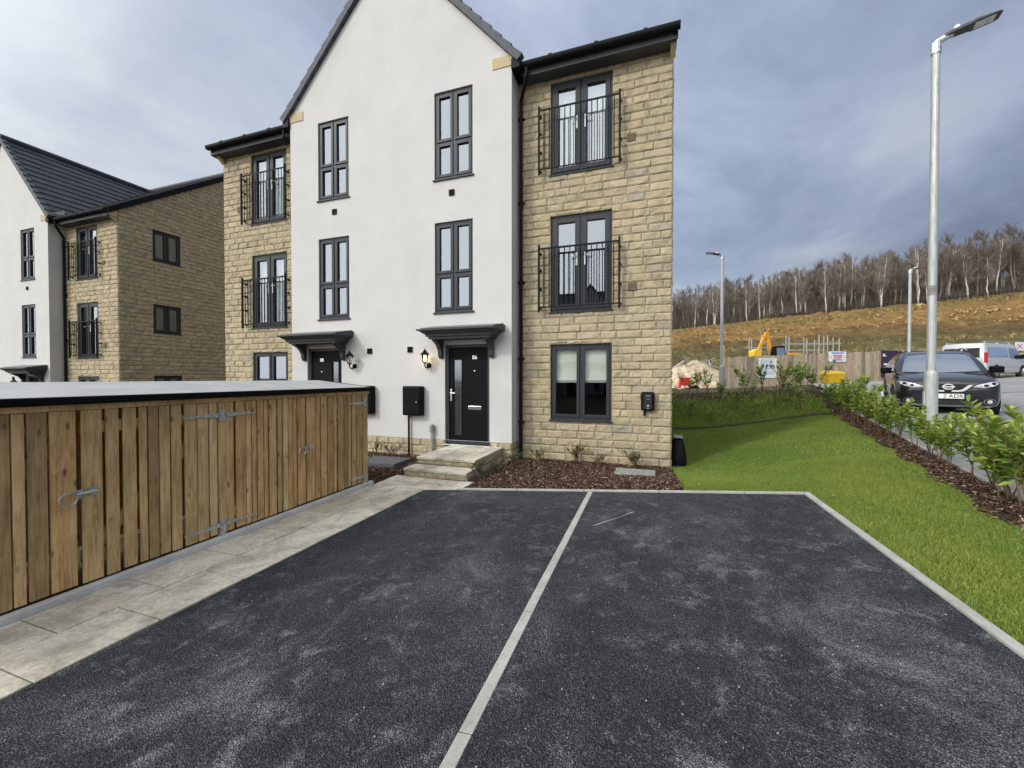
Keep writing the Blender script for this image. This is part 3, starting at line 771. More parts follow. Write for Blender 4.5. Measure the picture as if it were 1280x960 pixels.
        # dark soffit box behind the verge foot
        xs = sorted((WX1+.005, ex+.05)) if s > 0 else sorted((2*CX-ex-.05, WX0-.005))
        MB().box(xs[0], xs[1], YW-.06, YS+.1, 7.62, 7.82).build('soffit_box', M['blackmetal'], root, bevel=.01)
    # gutters, fascias, downpipes
    for s in (1, -1):
        u0, u1 = (WX1+.18, .38+.10) if s > 0 else (xl-.10, WX0-.18)
        mb = MB(); gyy = YS-.36; gzz = 7.70; N = 8; prof = []
        for k in range(N+1):
            a = math.pi*k/N; prof.append((gyy-.068*math.cos(a), gzz+.03-.072*math.sin(a)))
        prof = [(gyy-.068,gzz+.05)] + prof + [(gyy+.068,gzz+.05)] + [(gyy+.055, gzz+.05)] + [(gyy+.055*math.cos(math.pi*k/N), gzz+.03-.058*math.sin(math.pi*k/N)) for k in range(N+1)] + [(gyy-.055,gzz+.05)]
        mb.prism(prof, 'x', u0, u1); mb.box(u0,u0+.012,gyy-.06,gyy+.06,gzz-.03,gzz+.05); mb.box(u1-.012,u1,gyy-.06,gyy+.06,gzz-.03,gzz+.05)
        for f in (.2,.5,.8): mb.tube([(lerp(u0,u1,f)-.03,gyy,gzz+.028),(lerp(u0,u1,f)+.03,gyy,gzz+.028)], .078, 12)
        mb.build('gutter', M['blackmetal'], root, recalc=True)
        MB().box(u0, u1-.03 if s > 0 else u1, YS-.285, YS-.26, 7.56, 7.80).build('fascia', M['fascia'], root, bevel=.004)
        MB().box(u0, u1-.05 if s > 0 else u1, YS-.262, YS-.004, 7.562, 7.575).build('soffit', M['fascia'], root)
        cx0 = .33 if s > 0 else xl-.02
        MB().prism([(YS-.25,7.80),(YS-.25,7.60),(YS-.02,7.42),(YS-.02,7.80)], 'x', cx0, cx0+.09).build('corbel_stone', M['kneeler'], root, bevel=.006)
        px = WX1+.075 if s > 0 else WX0-.075
        mb = MB(); ox = u0+.10 if s > 0 else u1-.10
        mb.tube([(ox,gyy,7.66),(ox,gyy,7.52),(px,YS-.07,7.22),(px,YS-.07,7.1),(px,YS-.07,-.02)], .036, 10)
        for z in (6.9,5.2,3.6,2.05,.75): mb.tube([(px,YS-.07,z-.03),(px,YS-.07,z+.03)], .045, 10); mb.box(px-.07,px+.07,YS-.045,YS+.01,z-.018,z+.018)
        mb.build('downpipe', M['blackmetal'], root)
    # porch, doors, lights
    canopy(root, -4.37, -2.70); canopy(root, 2*CX+2.70, 2*CX+4.37)
    front_door(root, D_R[0], D_R[1], True, '86'); front_door(root, D_L[0], D_L[1], False, '88')
    lantern(root, -4.40, True, 1); lantern(root, 2*CX+4.40, False, -1)
    # vents
    for x, z in ((-3.86,5.46),(2*CX+3.86,5.46),(-5.90,2.25),(-4.86,2.26)):
        mb = MB(); frame_rect(mb, x-.06, x+.06, z-.06, z+.06, .022, -(YW+.0), -(YW-.022)); mb.v = [(p,-q,r) for p,q,r in mb.v]
        mb.box(x-.05,x+.05,YW-.006,YW+.0,z-.05,z+.05)
        for q in (-.02,0,.02): mb.box(x-.04,x+.04,YW-.016,YW-.004,z+q-.006,z+q+.003)
        mb.build('wall_vent', M['black'], root)
    for x, z in ((-.34,6.15),(-.31,3.37),(2*CX+.34,6.15)):
        mb = MB()
        for i in (0,1):
            for k in (0,1,2): mb.box(x-.075+i*.078, x-.075+i*.078+.07, YS-.035, YS+.0, z-.07+k*.047, z-.07+k*.047+.038)
        mb.box(x-.08,x+.08,YS-.028,YS,z-.075,z+.075); mb.build('air_brick', M['terracotta'], root)
    # meter boxes, conduit stub, charger
    for s in (1,-1):
        a, b = (-4.96,-4.51) if s > 0 else (2*CX+4.51, 2*CX+4.96)
        mx = MB().box(a, b, YW-.16, YW, .86, 1.48).build('meter_box', M['black'], root, bevel=.025)
        MB().box(a+.03, b-.03, YW-.17, YW-.155, .89, 1.45).build('meter_door', M['black'], mx, bevel=.008)
        MB().tube([(b-.1,YW-.17,1.15),(b-.1,YW-.178,1.15)], .014, 8).build('meter_lock', M['galv'], mx)
        MB().tube([(a+.09,YW-.05,.86),(a+.09,YW-.05,-.05)], .022, 8).build('meter_pipe', M['black'], mx)
    mb = MB(); mb.tube([(-4.31,YW-.05,-.05),(-4.31,YW-.05,.56)], .034, 10); s_ = mb.build('duct_stub', M['galv'], root)
    MB().tube([(-4.31,YW-.05,.52),(-4.31,YW-.05,.55),(-4.31,YW-.05,.66),(-4.31,YW-.05,.68)], [.05,.055,.05,.03], 10).build('duct_cap', M['cover'], s_)
    ch = MB().box(-.145, .095, YS-.13, YS, 1.05, 1.395).build('car_charger', M['black'], root, bevel=.035)
    MB().box(-.10,.05,YS-.136,YS-.125,1.08,1.36).build('charger_panel', M['trim'], ch, bevel=.004)
    mb = MB(); mb.box(-.06,.012,YS-.139,YS-.134,1.318,1.328); mb.box(-.045,.01,YS-.139,YS-.134,1.258,1.264); mb.tube([(-.02,YS-.134,1.14),(-.02,YS-.139,1.14)], .02, 10); mb.box(-.04,0,YS-.139,YS-.134,1.088,1.096); mb.build('charger_marks', M['signgrey'], ch)
    MB().tube([(-.075,YS-.07,1.06),(-.08,YS-.06,.99),(-.085,YS-.04,.955)], .018, 8).build('charger_socket', M['black'], ch)
    return root
house = build_house()
h2 = copy_tree(house); h2.location = (CX-17.08, YW+.57, -.62)
h2['label'] = 'smaller-looking house pair at far left with its sandstone gable end facing the gap'
h3 = copy_tree(house); h3.location = (-5.5, -24, -.3); h3.rotation_euler = (0,0,math.pi)
h3['label'] = 'house pair facing from across the street, seen only mirrored in the french windows'
for o in list(h2.children)+list(h3.children):
    n = o.name.split('.')[0]
    if n == 'front_door':
        for c in list(o.children):
            if c.name.startswith('door_number'): bpy.data.objects.remove(c)
    if n == 'wall_lantern':
        o['label'] = 'unlit black coach lantern'
        for c in o.children:
            if c.name.startswith('bulb'): c.data = c.data.copy(); c.data.materials.clear(); c.data.materials.append(M['white'])

# front steps
st = thing('front_steps', 'pale stone front steps below the right-hand black door', 'steps', (-3.33, 6.6, 0), world=True)
mb = MB()
for k in range(3): mb.box(-3.86+k*.375, -3.86+(k+1)*.375-.004, 6.14, YW-.005, .232, .275)
mb.build('landing', M['step'], st, bevel=.006)
mb = MB()
for k in range(2): mb.box(-3.90+k*.585, -3.90+(k+1)*.585-.004, 5.79, 6.16, .10, .142)
mb.build('tread', M['step'], st, bevel=.006)
mb = MB(lambda u,n,z: (u, 6.17-n, z)); stone_wall(mb, -3.84, -2.76, .142, .235, [], .093, 71)
mb.xf = lambda u,n,z: (-2.765+n, u, z); stone_wall(mb, 6.17, YW, -.02, .232, [], .126, 72)
mb.xf = lambda u,n,z: (-3.83-n, u, z); stone_wall(mb, 6.17, YW, -.02, .232, [], .126, 73)
mb.xf = lambda u,n,z: (u, 5.81-n, z); stone_wall(mb, -3.88, -2.76, -.0, .10, [], .10, 74)
mb.xf = lambda u,n,z: (-2.75+n, u, z); stone_wall(mb, 5.81, 6.17, -.0, .10, [], .10, 75)
mb.m = [0]*len(mb.f); mb.xf = None
mb.box(-3.82,-2.77,6.175,YW-.01,-.1,.231,mi=1); mb.box(-3.87,-2.755,5.815,6.16,-.1,.099,mi=1)
mb.build('riser', [M['stone'], M['mortar']], st, recalc=False)

# ------------------------------------------------------------------ bin store
def bin_store():
    BX, BY0, BY1 = -4.10, .25, 5.15
    root = thing('bin_store', 'long timber slatted bin store with flat grey roof beside the path', 'bin store', (BX, 2.7, 0), world=True)
    def planks(mb, y0, y1, z0=.075, z1=1.405, x=BX, wide_first=False, wide_last=False):
        y = y0
        while y < y1-.02:
            w = random.choice((.066,.072,.082,.094,.112)); 
            if wide_first and y == y0: w = .145
            if y1-(y+w) < .075: w = y1-y
            gap = random.choice((.009,.013,.017,.023,.030))
            dx = random.uniform(-.003,.003)
            e = min(y+w, y1)
            if wide_last and y1-e < .02 and e-y < .11: pass
            mb.box(x-.02+dx, x+dx, y, e-gap, z0+random.uniform(-.004,.004), z1+random.uniform(-.003,.003)); y += w
    gates = [(.30,.80,1.2,'n'),(.82,1.835,None,'h0'),(1.85,2.885,None,'h1'),(2.955,3.975,None,'h0'),(3.99,5.04,None,'h1')]
    for i, (a, b, _, t) in enumerate(gates):
        mb = MB(); planks(mb, a, b, wide_first=(i in (2,4)))
        gt = mb.build('gate', M['timber'], root, bevel=.003)
        rl = MB()
        for z in (.22, 1.22): rl.box(BX-.062, BX-.024, a+.01, b-.01, z, z+.09)
        rl.bar((BX-.043,a+.08,.32),(BX-.043,b-.08,1.2), .035, .08); rl.build('gate_rail', M['timber'], gt)
        if i == 0: continue
        hy, sgn = (b-.0, -1) if i in (2, 4) else (a, 1)
        if i != 1:
            for z in (.165, 1.275):
                h = MB(); L = .33
                h.add([(BX+.004,hy+sgn*.0,z-.022),(BX+.004,hy+sgn*L,z-.008),(BX+.004,hy+sgn*L,z+.008),(BX+.004,hy,z+.022),
                       (BX+.011,hy+sgn*.0,z-.022),(BX+.011,hy+sgn*L,z-.008),(BX+.011,hy+sgn*L,z+.008),(BX+.011,hy,z+.022)],
                      [(0,1,2,3),(7,6,5,4),(0,4,5,1),(1,5,6,2),(2,6,7,3),(3,7,4,0)])
                for q in (.05,.14,.23,.29): h.tube([(BX+.01,hy+sgn*q,z),(BX+.016,hy+sgn*q,z)], .008, 6)
                h.build('strap_hinge', M['galv'], gt)
        ly = a+.045 if i in (2,4) else b-.075
        if i in (1, 3):
            r = MB(); z = .73
            ring = [(BX+.022, ly-.0+.05*math.cos(k*math.pi/10), z+.01+.05*math.sin(k*math.pi/10)) for k in range(21)]
            r.tube(ring, .007, 6, cap=False); r.box(BX+.003,BX+.012,ly+.05,ly+.085,z+.0,z+.07)
            r.tube([(BX+.016,ly+.045,z+.04),(BX+.016,ly+.17,z+.045)], .009, 6)
            r.build('ring_latch', M['galv'], gt)
            r = MB(); r.box(BX+.003,BX+.012,ly+.12,ly+.17,z+.015,z+.075); r.build('latch_keeper', M['galv'], gt)
    for y in (2.92, 5.075):
        MB().box(BX-.10,BX-.003,y-.035,y+.035,.05,1.41).build('post', M['timber'], root, bevel=.004)
        for z in (.115, 1.275):
            p = MB(); p.box(BX-.002,BX+.008,y-.028,y+.028,z-.09 if z < .5 else z-.055,z+.10 if z < .5 else z+.06)
            for dz in (-.03,.05): p.tube([(BX+.006,y,z+dz),(BX+.014,y,z+dz)], .009, 6)
            p.tube([(BX+.014,y,z-.02),(BX+.014,y,z+.06)], .012, 8); p.build('hinge_plate', M['galv'], root)
    MB().box(BX-.02,BX+.001,5.05,5.15,.06,1.41).build('end_board', M['timber'], root, bevel=.003)
    MB().box(BX-.045,BX+.012,BY0,BY1+.03,1.408,1.462).build('fascia', M['timber'], root, bevel=.003)
    mb = MB(lambda u,n,z: (u, n, z))
    x = -5.08
    while x < BX-.12: mb.box(x, x+.092, BY1-.02, BY1, .06, 1.45); mb.box(x, x+.092, BY0, BY0+.02, .06, 1.45); x += .1
    mb.build('side_boards', M['timber'], root)
    mb = MB(); y = BY0
    while y < BY1: mb.box(-5.10,-5.08,y,y+.095,.06,1.5); y += .1
    mb.build('rear_boards', M['timber'], root)
    z0, z1 = 1.505, 1.615
    mb = MB(); mb.hexa([(-5.14,BY0-.05,z1-.05),(BX+.05,BY0-.05,z0-.035),(BX+.05,BY1+.08,z0-.035),(-5.14,BY1+.08,z1-.05),(-5.14,BY0-.05,z1),(BX+.05,BY0-.05,z0),(BX+.05,BY1+.08,z0),(-5.14,BY1+.08,z1)])
    rf = mb.build('roof', M['grp'], root, bevel=.01)
    mb = MB(); mb.box(BX+.03,BX+.066,BY0-.05,BY1+.095,1.452,1.513); mb.hexa([(-5.14,BY1+.075,z1-.06),(BX+.03,BY1+.075,1.452),(BX+.03,BY1+.096,1.452),(-5.14,BY1+.096,z1-.06),(-5.14,BY1+.075,z1+.01),(BX+.03,BY1+.075,1.513),(BX+.03,BY1+.096,1.513),(-5.14,BY1+.096,z1+.01)])
    mb.build('roof_trim', M['black'], rf, bevel=.012)
bin_store()

# ------------------------------------------------------------------ covers and the black box by the gable
mb = MB(); mb.box(-.52,.10,6.55,6.98,-.02,gz(-.2,6.75)+.05); o = mb.build('inspection_cover', M['cover'], bevel=.012, origin=(-.2,6.76,.05)); tag(o, 'pale grey inspection cover set in bark right of the divider', 'cover')
mb = MB(); mb.box(-5.25,-4.42,6.28,6.86,-.02,.075); o = mb.build('inspection_cover', M['coverdark'], bevel=.012, origin=(-4.8,6.57,.03)); tag(o, 'dark slate-coloured inspection cover beside end of bin store', 'cover')
def black_box():
    z = gz(.62, 8.3); root = thing('covered_box', 'black covered box on lawn against the house corner', 'box', (.525, 8.35, z), 0); root.scale = (.60,1,1)
    n = 8; vs = []; lev = [(0,.25,.27),(.12,.255,.28),(.30,.22,.25),(.44,.17,.21),(.50,.11,.16)]
    rs = random.Random(3)
    for h, a, b in lev:
        for k in range(16):
            t = 2*math.pi*k/16; c, s = math.cos(t), math.sin(t); e = .45
            vs.append((math.copysign(abs(c)**e,c)*a*(1+rs.uniform(-.05,.05)), math.copysign(abs(s)**e,s)*b*(1+rs.uniform(-.05,.05)), h))
    fs = [(i*16+k, i*16+(k+1)%16, (i+1)*16+(k+1)%16, (i+1)*16+k) for i in range(len(lev)-1) for k in range(16)] + [tuple(range(64,80))]
    m = MB(); m.add(vs, fs); m.build('cover', M['black'], root, smooth=False, subsurf=1)
    m = MB(); m.box(-.13,.13,-.17,.15,.50,.53); m.build('lid', M['cover'], root, bevel=.01)
black_box()

def leaf_geo(base, d, L, W, droop, roll):
    d = Vector(d).normalized(); s = d.cross(Vector((0,0,1)));
    s = s.normalized() if s.length > 1e-4 else Vector((1,0,0)); up = s.cross(d).normalized()
    s2 = s*math.cos(roll)+up*math.sin(roll); up2 = up*math.cos(roll)-s*math.sin(roll)
    pts = []
    for t, w in ((0,.0),(.28,.75),(.6,1),(.85,.6),(1,0)):
        c = Vector(base)+d*L*t - Vector((0,0,1))*droop*L*t*t
        if w == 0: pts.append((c,))
        else: pts.append((c-s2*W*w/2+up2*W*.14*w, c, c+s2*W*w/2+up2*W*.14*w))
    vs = []; fs = []; ids = []
    for p in pts: ids.append(list(range(len(vs), len(vs)+len(p)))); vs += p
    for a, b in zip(ids[:-1], ids[1:]):
        if len(a) == 1: fs += [(a[0],b[1],b[0]),(a[0],b[2],b[1])]
        elif len(b) == 1: fs += [(a[0],a[1],b[0]),(a[1],a[2],b[0])]
        else: fs += [(a[0],a[1],b[1],b[0]),(a[1],a[2],b[2],b[1])]
    return vs, fs
# ------------------------------------------------------------------ scatter: bark, grass
def chips(name, spots, label):
    """spots: (x,y,z) array -> small irregular flakes"""
    n = len(spots); rs = RS
    L = rs.uniform(.02,.065,n); W = rs.uniform(.008,.022,n); H = rs.uniform(.004,.010,n)
    yaw = rs.uniform(0,2*np.pi,n); tilt = rs.normal(0,.35,n)
    base = np.array([(-1,-.7,-1),(1,-1,-1),(.8,1,-1),(-.9,.8,-1),(-.8,-.6,1),(.9,-.7,1),(.7,.8,1),(-1,.6,1)])*.5
    P = base[None]*np.stack([L,W,H],1)[:,None]; P = P*(1+rs.uniform(-.25,.25,P.shape))
    ct, s_t = np.cos(tilt)[:,None], np.sin(tilt)[:,None]
    x, z = P[...,0]*ct - P[...,2]*s_t, P[...,0]*s_t + P[...,2]*ct
    c, s = np.cos(yaw)[:,None], np.sin(yaw)[:,None]
    V = np.stack([x*c-P[...,1]*s, x*s+P[...,1]*c, z],-1) + spots[:,None]
    f = np.array([(0,3,2,1),(4,5,6,7),(0,1,5,4),(1,2,6,5),(2,3,7,6),(3,0,4,7)])
    F = (f[None] + (np.arange(n)*8)[:,None,None]).reshape(-1,4)
    o = raw_mesh(name, V.reshape(-1,3), F, M['bark'], np.repeat(rs.rand(n),8), nv=4)
    return tag(o, label, 'bark', kind='stuff')
def scatter(n, x0, x1, y0, y1, fn):
    P = RS.rand(n,2)*[x1-x0, y1-y0]+[x0,y0]
    return P[fn(P[:,0], P[:,1])]
def with_z(P, lo, hi): return np.column_stack([P, g(P[:,0],P[:,1])+RS.uniform(lo,hi,len(P))])
P = scatter(17000, -2.6, .40, 5.27, 7.92, lambda x,y: ~((x<-2.7))&~((x>-.53)&(x<.11)&(y>6.54)&(y<6.99)))
chips('bark_mulch', with_z(P,-.018,.02), 'bark chip mulch in front of the sandstone wing')
P = scatter(9000, -7.5, -3.9, 5.3, 7.48, lambda x,y: ((y>5.86)|(x<-4.1))&~((x>-5.26)&(x<-4.41)&(y>6.27)&(y<6.87)))
chips('bark_mulch', with_z(P,-.018,.02), 'bark chip mulch between bin store and front steps')
P = scatter(120000, 1.5, 6.6, 1.5, 17.5, lambda x,y: (x>LAWN_R(y)-.03+.05*np.sin(y*5))&(x<STRIP_R(y)))
chips('bark_mulch', with_z(P,-.01,.03), 'bark chip mulch strip under the laurel hedge')
P = scatter(9000, -.8, 6.2, 16.9, 20, lambda x,y: (x<STRIP_R(y))&(RS.rand(len(x))<sm(16.9,17.8,y)))
pz = with_z(P,0,.03); chips('bark_mulch', pz, 'bark chip mulch along the top of the grass bank')
def blades(name, P, h0, h1, w, label):
    n = len(P); z = g(P[:,0],P[:,1])-.018
    a = RS.uniform(0,2*np.pi,n); h = RS.uniform(h0,h1,n); ww = w*RS.uniform(.6,1.3,n)
    lean = RS.uniform(.2,1.1,n)*h; la = RS.uniform(0,2*np.pi,n)
    dx, dy = np.cos(a)*ww, np.sin(a)*ww
    B = np.column_stack([P,z])
    V = np.stack([B+np.column_stack([-dx,-dy,0*dx]), B+np.column_stack([dx,dy,0*dx]), B+np.column_stack([np.cos(la)*lean, np.sin(la)*lean, h])],1)
    F = np.arange(n*3).reshape(-1,3)
    r = np.clip(RS.normal(.45,.22,n),0,.93); r[RS.rand(n)<.02] = 1
    o = raw_mesh(name, V.reshape(-1,3), F, M['blade'], np.repeat(r,3)); return tag(o, label, 'grass', kind='stuff')
lawn_in = lambda x,y: (x < LAWN_R(y)+.02*np.sin(y*9)+.02) & (((y<DY+.06)&(x>DR+.058))|((y>=DY+.06)&(x>.41)))
P1 = scatter(640000, .4, 3.6, 1.0, 7.6, lawn_in); P2 = scatter(200000, .4, 5.2, 7.6, 14.0, lawn_in)
blades('grass', np.vstack([P1,P2]), .016, .038, .0026, 'short mown green grass of the lawn')
P = scatter(110000, -.6, 5.9, 14.03, 17.6, lambda x,y: (x<LAWN_R(y)+.02)&(RS.rand(len(x))<1-.8*sm(17,17.6,y)))
blades('grass', P, .03, .075, .006, 'longer grass on the shaded bank behind the lawn')
P = scatter(5200, -.4, 5.7, 14.3, 18.6, lambda x,y: (x<LAWN_R(y)-.1)&(RS.rand(len(x))<.35+.65*(np.sin(x*3.1+y*1.7)*np.sin(y*2.3-x)>.1)))
o = blades('weeds', P, .06, .15, .016, 'pale broad-leaved weeds growing through the bank grass'); o.data.materials.clear(); o.data.materials.append(M['laurel'])
# a few fallen leaves
P = scatter(70, .5, 4.5, 2.5, 13.5, lawn_in); pz = with_z(P, .012, .03); fv = []; ff = []
for p in pz:
    v, f = leaf_geo(p, (random.uniform(-1,1), random.uniform(-1,1), random.uniform(-.1,.3)), random.uniform(.025,.05), .016, .2, random.uniform(-.6,.6)); k0 = len(fv); fv += v; ff += [tuple(i+k0 for i in t) for t in f]
mb = MB(); mb.add(fv, ff, .97); tag(mb.build('fallen_leaves', M['bark'], recalc=False), 'pale fallen leaves scattered on the lawn', 'leaves', kind='stuff')
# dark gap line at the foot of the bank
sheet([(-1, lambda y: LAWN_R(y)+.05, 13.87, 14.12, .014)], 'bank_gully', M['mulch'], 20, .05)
mb = MB(); pts = (((-.53,3.95),.003),((-.46,4.03),.013),((-.37,4.14),.009),((-.27,4.26),.004),((-.18,4.40),.011),((-.13,4.44),.002))
for (a, wa), (b, wb) in zip(pts[:-1], pts[1:]):
    mb.quad((a[0],a[1]-wa,gz(*a)+.004),(b[0],b[1]-wb,gz(*b)+.004),(b[0],b[1]+wb,gz(*b)+.004),(a[0],a[1]+wa,gz(*a)+.004))
tag(mb.build('chalk_mark', M['edging'], recalc=False), kind='structure')
# loose pale grit on the tarmac
n = 600; P = scatter(n, DL+.05, DR-.05, .3, 5.1, lambda x,y: x>-9)
pz = np.column_stack([P, g(P[:,0],P[:,1])+.001]); L = RS.uniform(.002,.006,len(P))
oc = np.array([(1,0,0),(-1,0,0),(0,1,0),(0,-1,0),(0,0,.7),(0,0,-.7)])
V = pz[:,None]+oc[None]*L[:,None,None]*(1+RS.uniform(-.3,.3,(len(P),6,3)))
of = np.array([(0,2,4),(2,1,4),(1,3,4),(3,0,4),(2,0,5),(1,2,5),(3,1,5),(0,3,5)])
tag(raw_mesh('grit', V.reshape(-1,3), (of[None]+(np.arange(len(P))*6)[:,None,None]).reshape(-1,3), M['edging']), 'loose pale grit scattered over the tarmac', 'grit', kind='stuff')

# ------------------------------------------------------------------ plants
def laurel_proto(seed, h, stems, leaves, mat, LL=(.09,.14), wr=.38, spread=.35):
    rs = random.Random(seed); root = bpy.data.objects.new('laurel_sapling', None); COL.objects.link(root)
    sb = MB(); lb = MB()
    for s in range(stems):
        a = rs.uniform(0,6.28); hh = h*rs.uniform(.72,1.0); sp = rs.uniform(.1,spread)*h
        pts = [Vector((rs.uniform(-.03,.03)+sp*math.cos(a)*t**1.3, rs.uniform(-.03,.03)+sp*math.sin(a)*t**1.3, hh*t)) for t in (0,.25,.5,.75,1)]
        sb.tube(pts, [.011,.009,.007,.005,.003], 5)
        br = [pts]
        for q in range(rs.randint(1,3)):
            t = rs.uniform(.35,.75); i = int(t*4); b0 = pts[i].lerp(pts[i+1], t*4-i); aa = rs.uniform(0,6.28); bl = rs.uniform(.15,.32)*h
            e = [b0, b0+Vector((math.cos(aa)*bl*.5,math.sin(aa)*bl*.5,bl*.45)), b0+Vector((math.cos(aa)*bl*.75,math.sin(aa)*bl*.75,bl*1.05))]
            sb.tube(e, [.006,.005,.003], 4); br.append(e)
        for bi, pl in enumerate(br):
            n = leaves if bi == 0 else leaves//2
            for q in range(n):
                t = rs.uniform(.22 if bi == 0 else .15, 1)**.75; f = t*(len(pl)-1); i = min(int(f), len(pl)-2)
                b = pl[i].lerp(pl[i+1], f-i); aa = q*2.4+rs.uniform(-.4,.4); el = rs.uniform(.2,1.0)+ (t**3)*.45
                d = (math.cos(aa)*math.cos(el), math.sin(aa)*math.cos(el), math.sin(el))
                L = rs.uniform(*LL)*(1-.25*t**4); vs, fs = leaf_geo(b, d, L, L*wr, rs.uniform(.1,.45), rs.uniform(-.6,.6))
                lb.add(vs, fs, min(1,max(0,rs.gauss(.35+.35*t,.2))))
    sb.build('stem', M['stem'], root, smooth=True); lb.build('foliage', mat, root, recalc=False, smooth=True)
    return root
protos = [laurel_proto(100+i, 1.0, 2+(i+1)%3, 62+8*(i%3), M['laurel'], (.09+.01*(i%3),.15+.012*(i%2)), .31+.03*(i%2), .24) for i in range(6)]
thin = [laurel_proto(200+i, 1.0, 3+i%2, 20, M['laurel'], (.11,.17), .36) for i in range(3)]
small = [laurel_proto(300+i, .5, 7, 26, M['shrubleaf'], (.045,.08), .24, 1.0) for i in range(3)]
used = set()
def put(proto, x, y, s, name, label, cat, group=None):
    c = proto if id(proto) not in used else copy_tree(proto)
    used.add(id(proto)); c.name = name
    c.location = (x, y, gz(x,y)-.015); c.rotation_euler = (0,0,random.uniform(0,6.28)); c.scale = (s,s,s*random.uniform(.95,1.1))
    return tag(c, label, cat, group)
HG = 'laurel saplings along the mulch strip'
hedge = [(2.98,4.62,.98,'bushiest laurel at the right frame edge, spilling over the mulch nearest the viewer'),
 (3.16,5.05,.80,'low yellow-green laurel beside the one at the right frame edge'),
 (3.34,5.85,.98,'tall upright laurel with bare lower stems just right of the lamp post'),
 (3.47,6.42,.74,'short laurel standing at the right foot of the lamp post'),
 (3.66,7.15,.84,'laurel just left of the lamp post in front of the dark car'),
 (3.88,7.95,.86,'laurel two plants left of the lamp post, below the car headlight'),
 (3.98,8.55,.80,'laurel three plants left of the lamp post'),
 (4.12,9.25,.88,'laurel in front of the dark car, left of its bonnet'),
 (4.24,9.95,.82,'dense laurel below the purple hoarding banner'),
 (4.42,10.8,.86,'mid-hedge laurel between the car and the yellow grit bin'),
 (4.56,11.7,.90,'dark laurel just below the yellow grit bin'),
 (4.78,12.7,.92,'laurel near the far lawn corner, overlapping the grit bin'),
 (4.98,13.7,.85,'far-corner laurel where hedge meets bank foot'),
 (5.2,14.7,.8,'last laurel up the hedge, on the bank shoulder')]
extra = [(3.02,4.95,.72,'low leafy laurel tucked behind the bushiest one at the right frame edge'),(3.28,5.45,.86,'second laurel right of the lamp post, between two taller ones'),(3.60,6.85,.62,'small low laurel between the lamp post and the plant left of it'),
 (4.04,8.95,.72,'small laurel below the left edge of the dark car bonnet'),(4.16,9.6,.70,'small laurel below the door mirror of the dark car'),(4.34,10.4,.74,'small laurel below the left end of the purple banner'),(4.48,11.25,.80,'small laurel just right of the yellow grit bin'),(4.68,12.2,.84,'small laurel in front of the yellow grit bin'),(4.9,13.2,.84,'small laurel at the far corner of the lawn')]
hedge += extra
for i, (x,y,s,l) in enumerate(hedge): put(protos[i%6], x+.04, y, s*(1.08,1.0,.84,.80,.88,.92,.95,1.0)[min(i,7)]*(1.2 if 8 < i < 14 else 1), 'laurel_sapling', l, 'shrub', HG)
BG = 'young saplings planted on the grass bank'
bank = [(.75,15.6,.55,'small sapling on the bank nearest the house corner'),(1.35,15.3,.6,'low sapling left on bank above the gully'),(1.5,18.2,.75,'sapling on the bark below the rubble heap'),
 (2.3,18.4,.95,'slender sapling standing before the second lamp post'),(2.9,15.8,.65,'small pale sapling mid bank below the second lamp post'),(3.5,18.5,.9,'slender sapling at left end of the hoarding'),
 (4.0,15.6,.7,'pale-leaved sapling low on the bank below the large white sign'),(4.3,18.6,.95,'upright sapling left of the large white sign'),(4.9,17.2,1.0,'darkest sapling on bank between white sign and hedge'),
 (5.0,18.7,.95,'upright sapling right of the large white sign'),(5.55,18.4,1.0,'tall sapling between white sign and yellow grit bin'),(5.5,16.6,1.0,'bushy sapling where the bank joins the hedge')]
bank += [(1.9,14.7,.5,'tiny pale sapling just above the gully, left part of the bank'),(2.5,16.9,.7,'leafy sapling mid bank under the rubble heap'),(3.2,14.9,.5,'tiny pale sapling just above the gully, middle of the bank'),(3.6,17.0,.75,'leafy sapling mid bank below the hoarding end'),
 (4.5,14.9,.6,'low pale sapling above the gully near the hedge'),(4.6,16.1,.8,'leafy sapling mid bank near the hedge'),(1.0,16.9,.6,'leafy sapling high on the bank nearest the house'),(2.0,19.4,.8,'thin sapling at back of the bark by the rubble heap'),(5.2,19.5,.95,'thin sapling at back of the bark by the grit bin'),(3.9,19.6,.85,'thin sapling at back of the bark before the white sign')]
for i, (x,y,s,l) in enumerate(bank): put(thin[i%3], x, y, s*1.25, 'sapling', l, 'sapling', BG)
SG = 'small evergreen shrubs in the house beds'
beds = [(-2.06,7.62,.75,'low shrub beside the black downpipe'),(-1.33,7.75,.95,'taller shrub below the blind window, left part'),(-.9,7.68,.7,'small low shrub below the blind window, right part'),(-.2,7.68,1.0,'spindly shrub below the wall charger'),
 (-2.62,6.05,.8,'wiry grey-green shrub at the right front of the steps'),(-2.5,6.55,.85,'dark shrub right of the step landing'),(-2.45,7.15,.75,'shrub at the plinth corner right of the steps'),(-5.6,7.3,.75,'shrub at plinth just right of the bin store end'),(-5.15,7.28,.8,'shrub at plinth left of the meter pole')]
for i, (x,y,s,l) in enumerate(beds): put(small[i%3], x, y, s*.82, 'evergreen_shrub', l, 'shrub', SG)

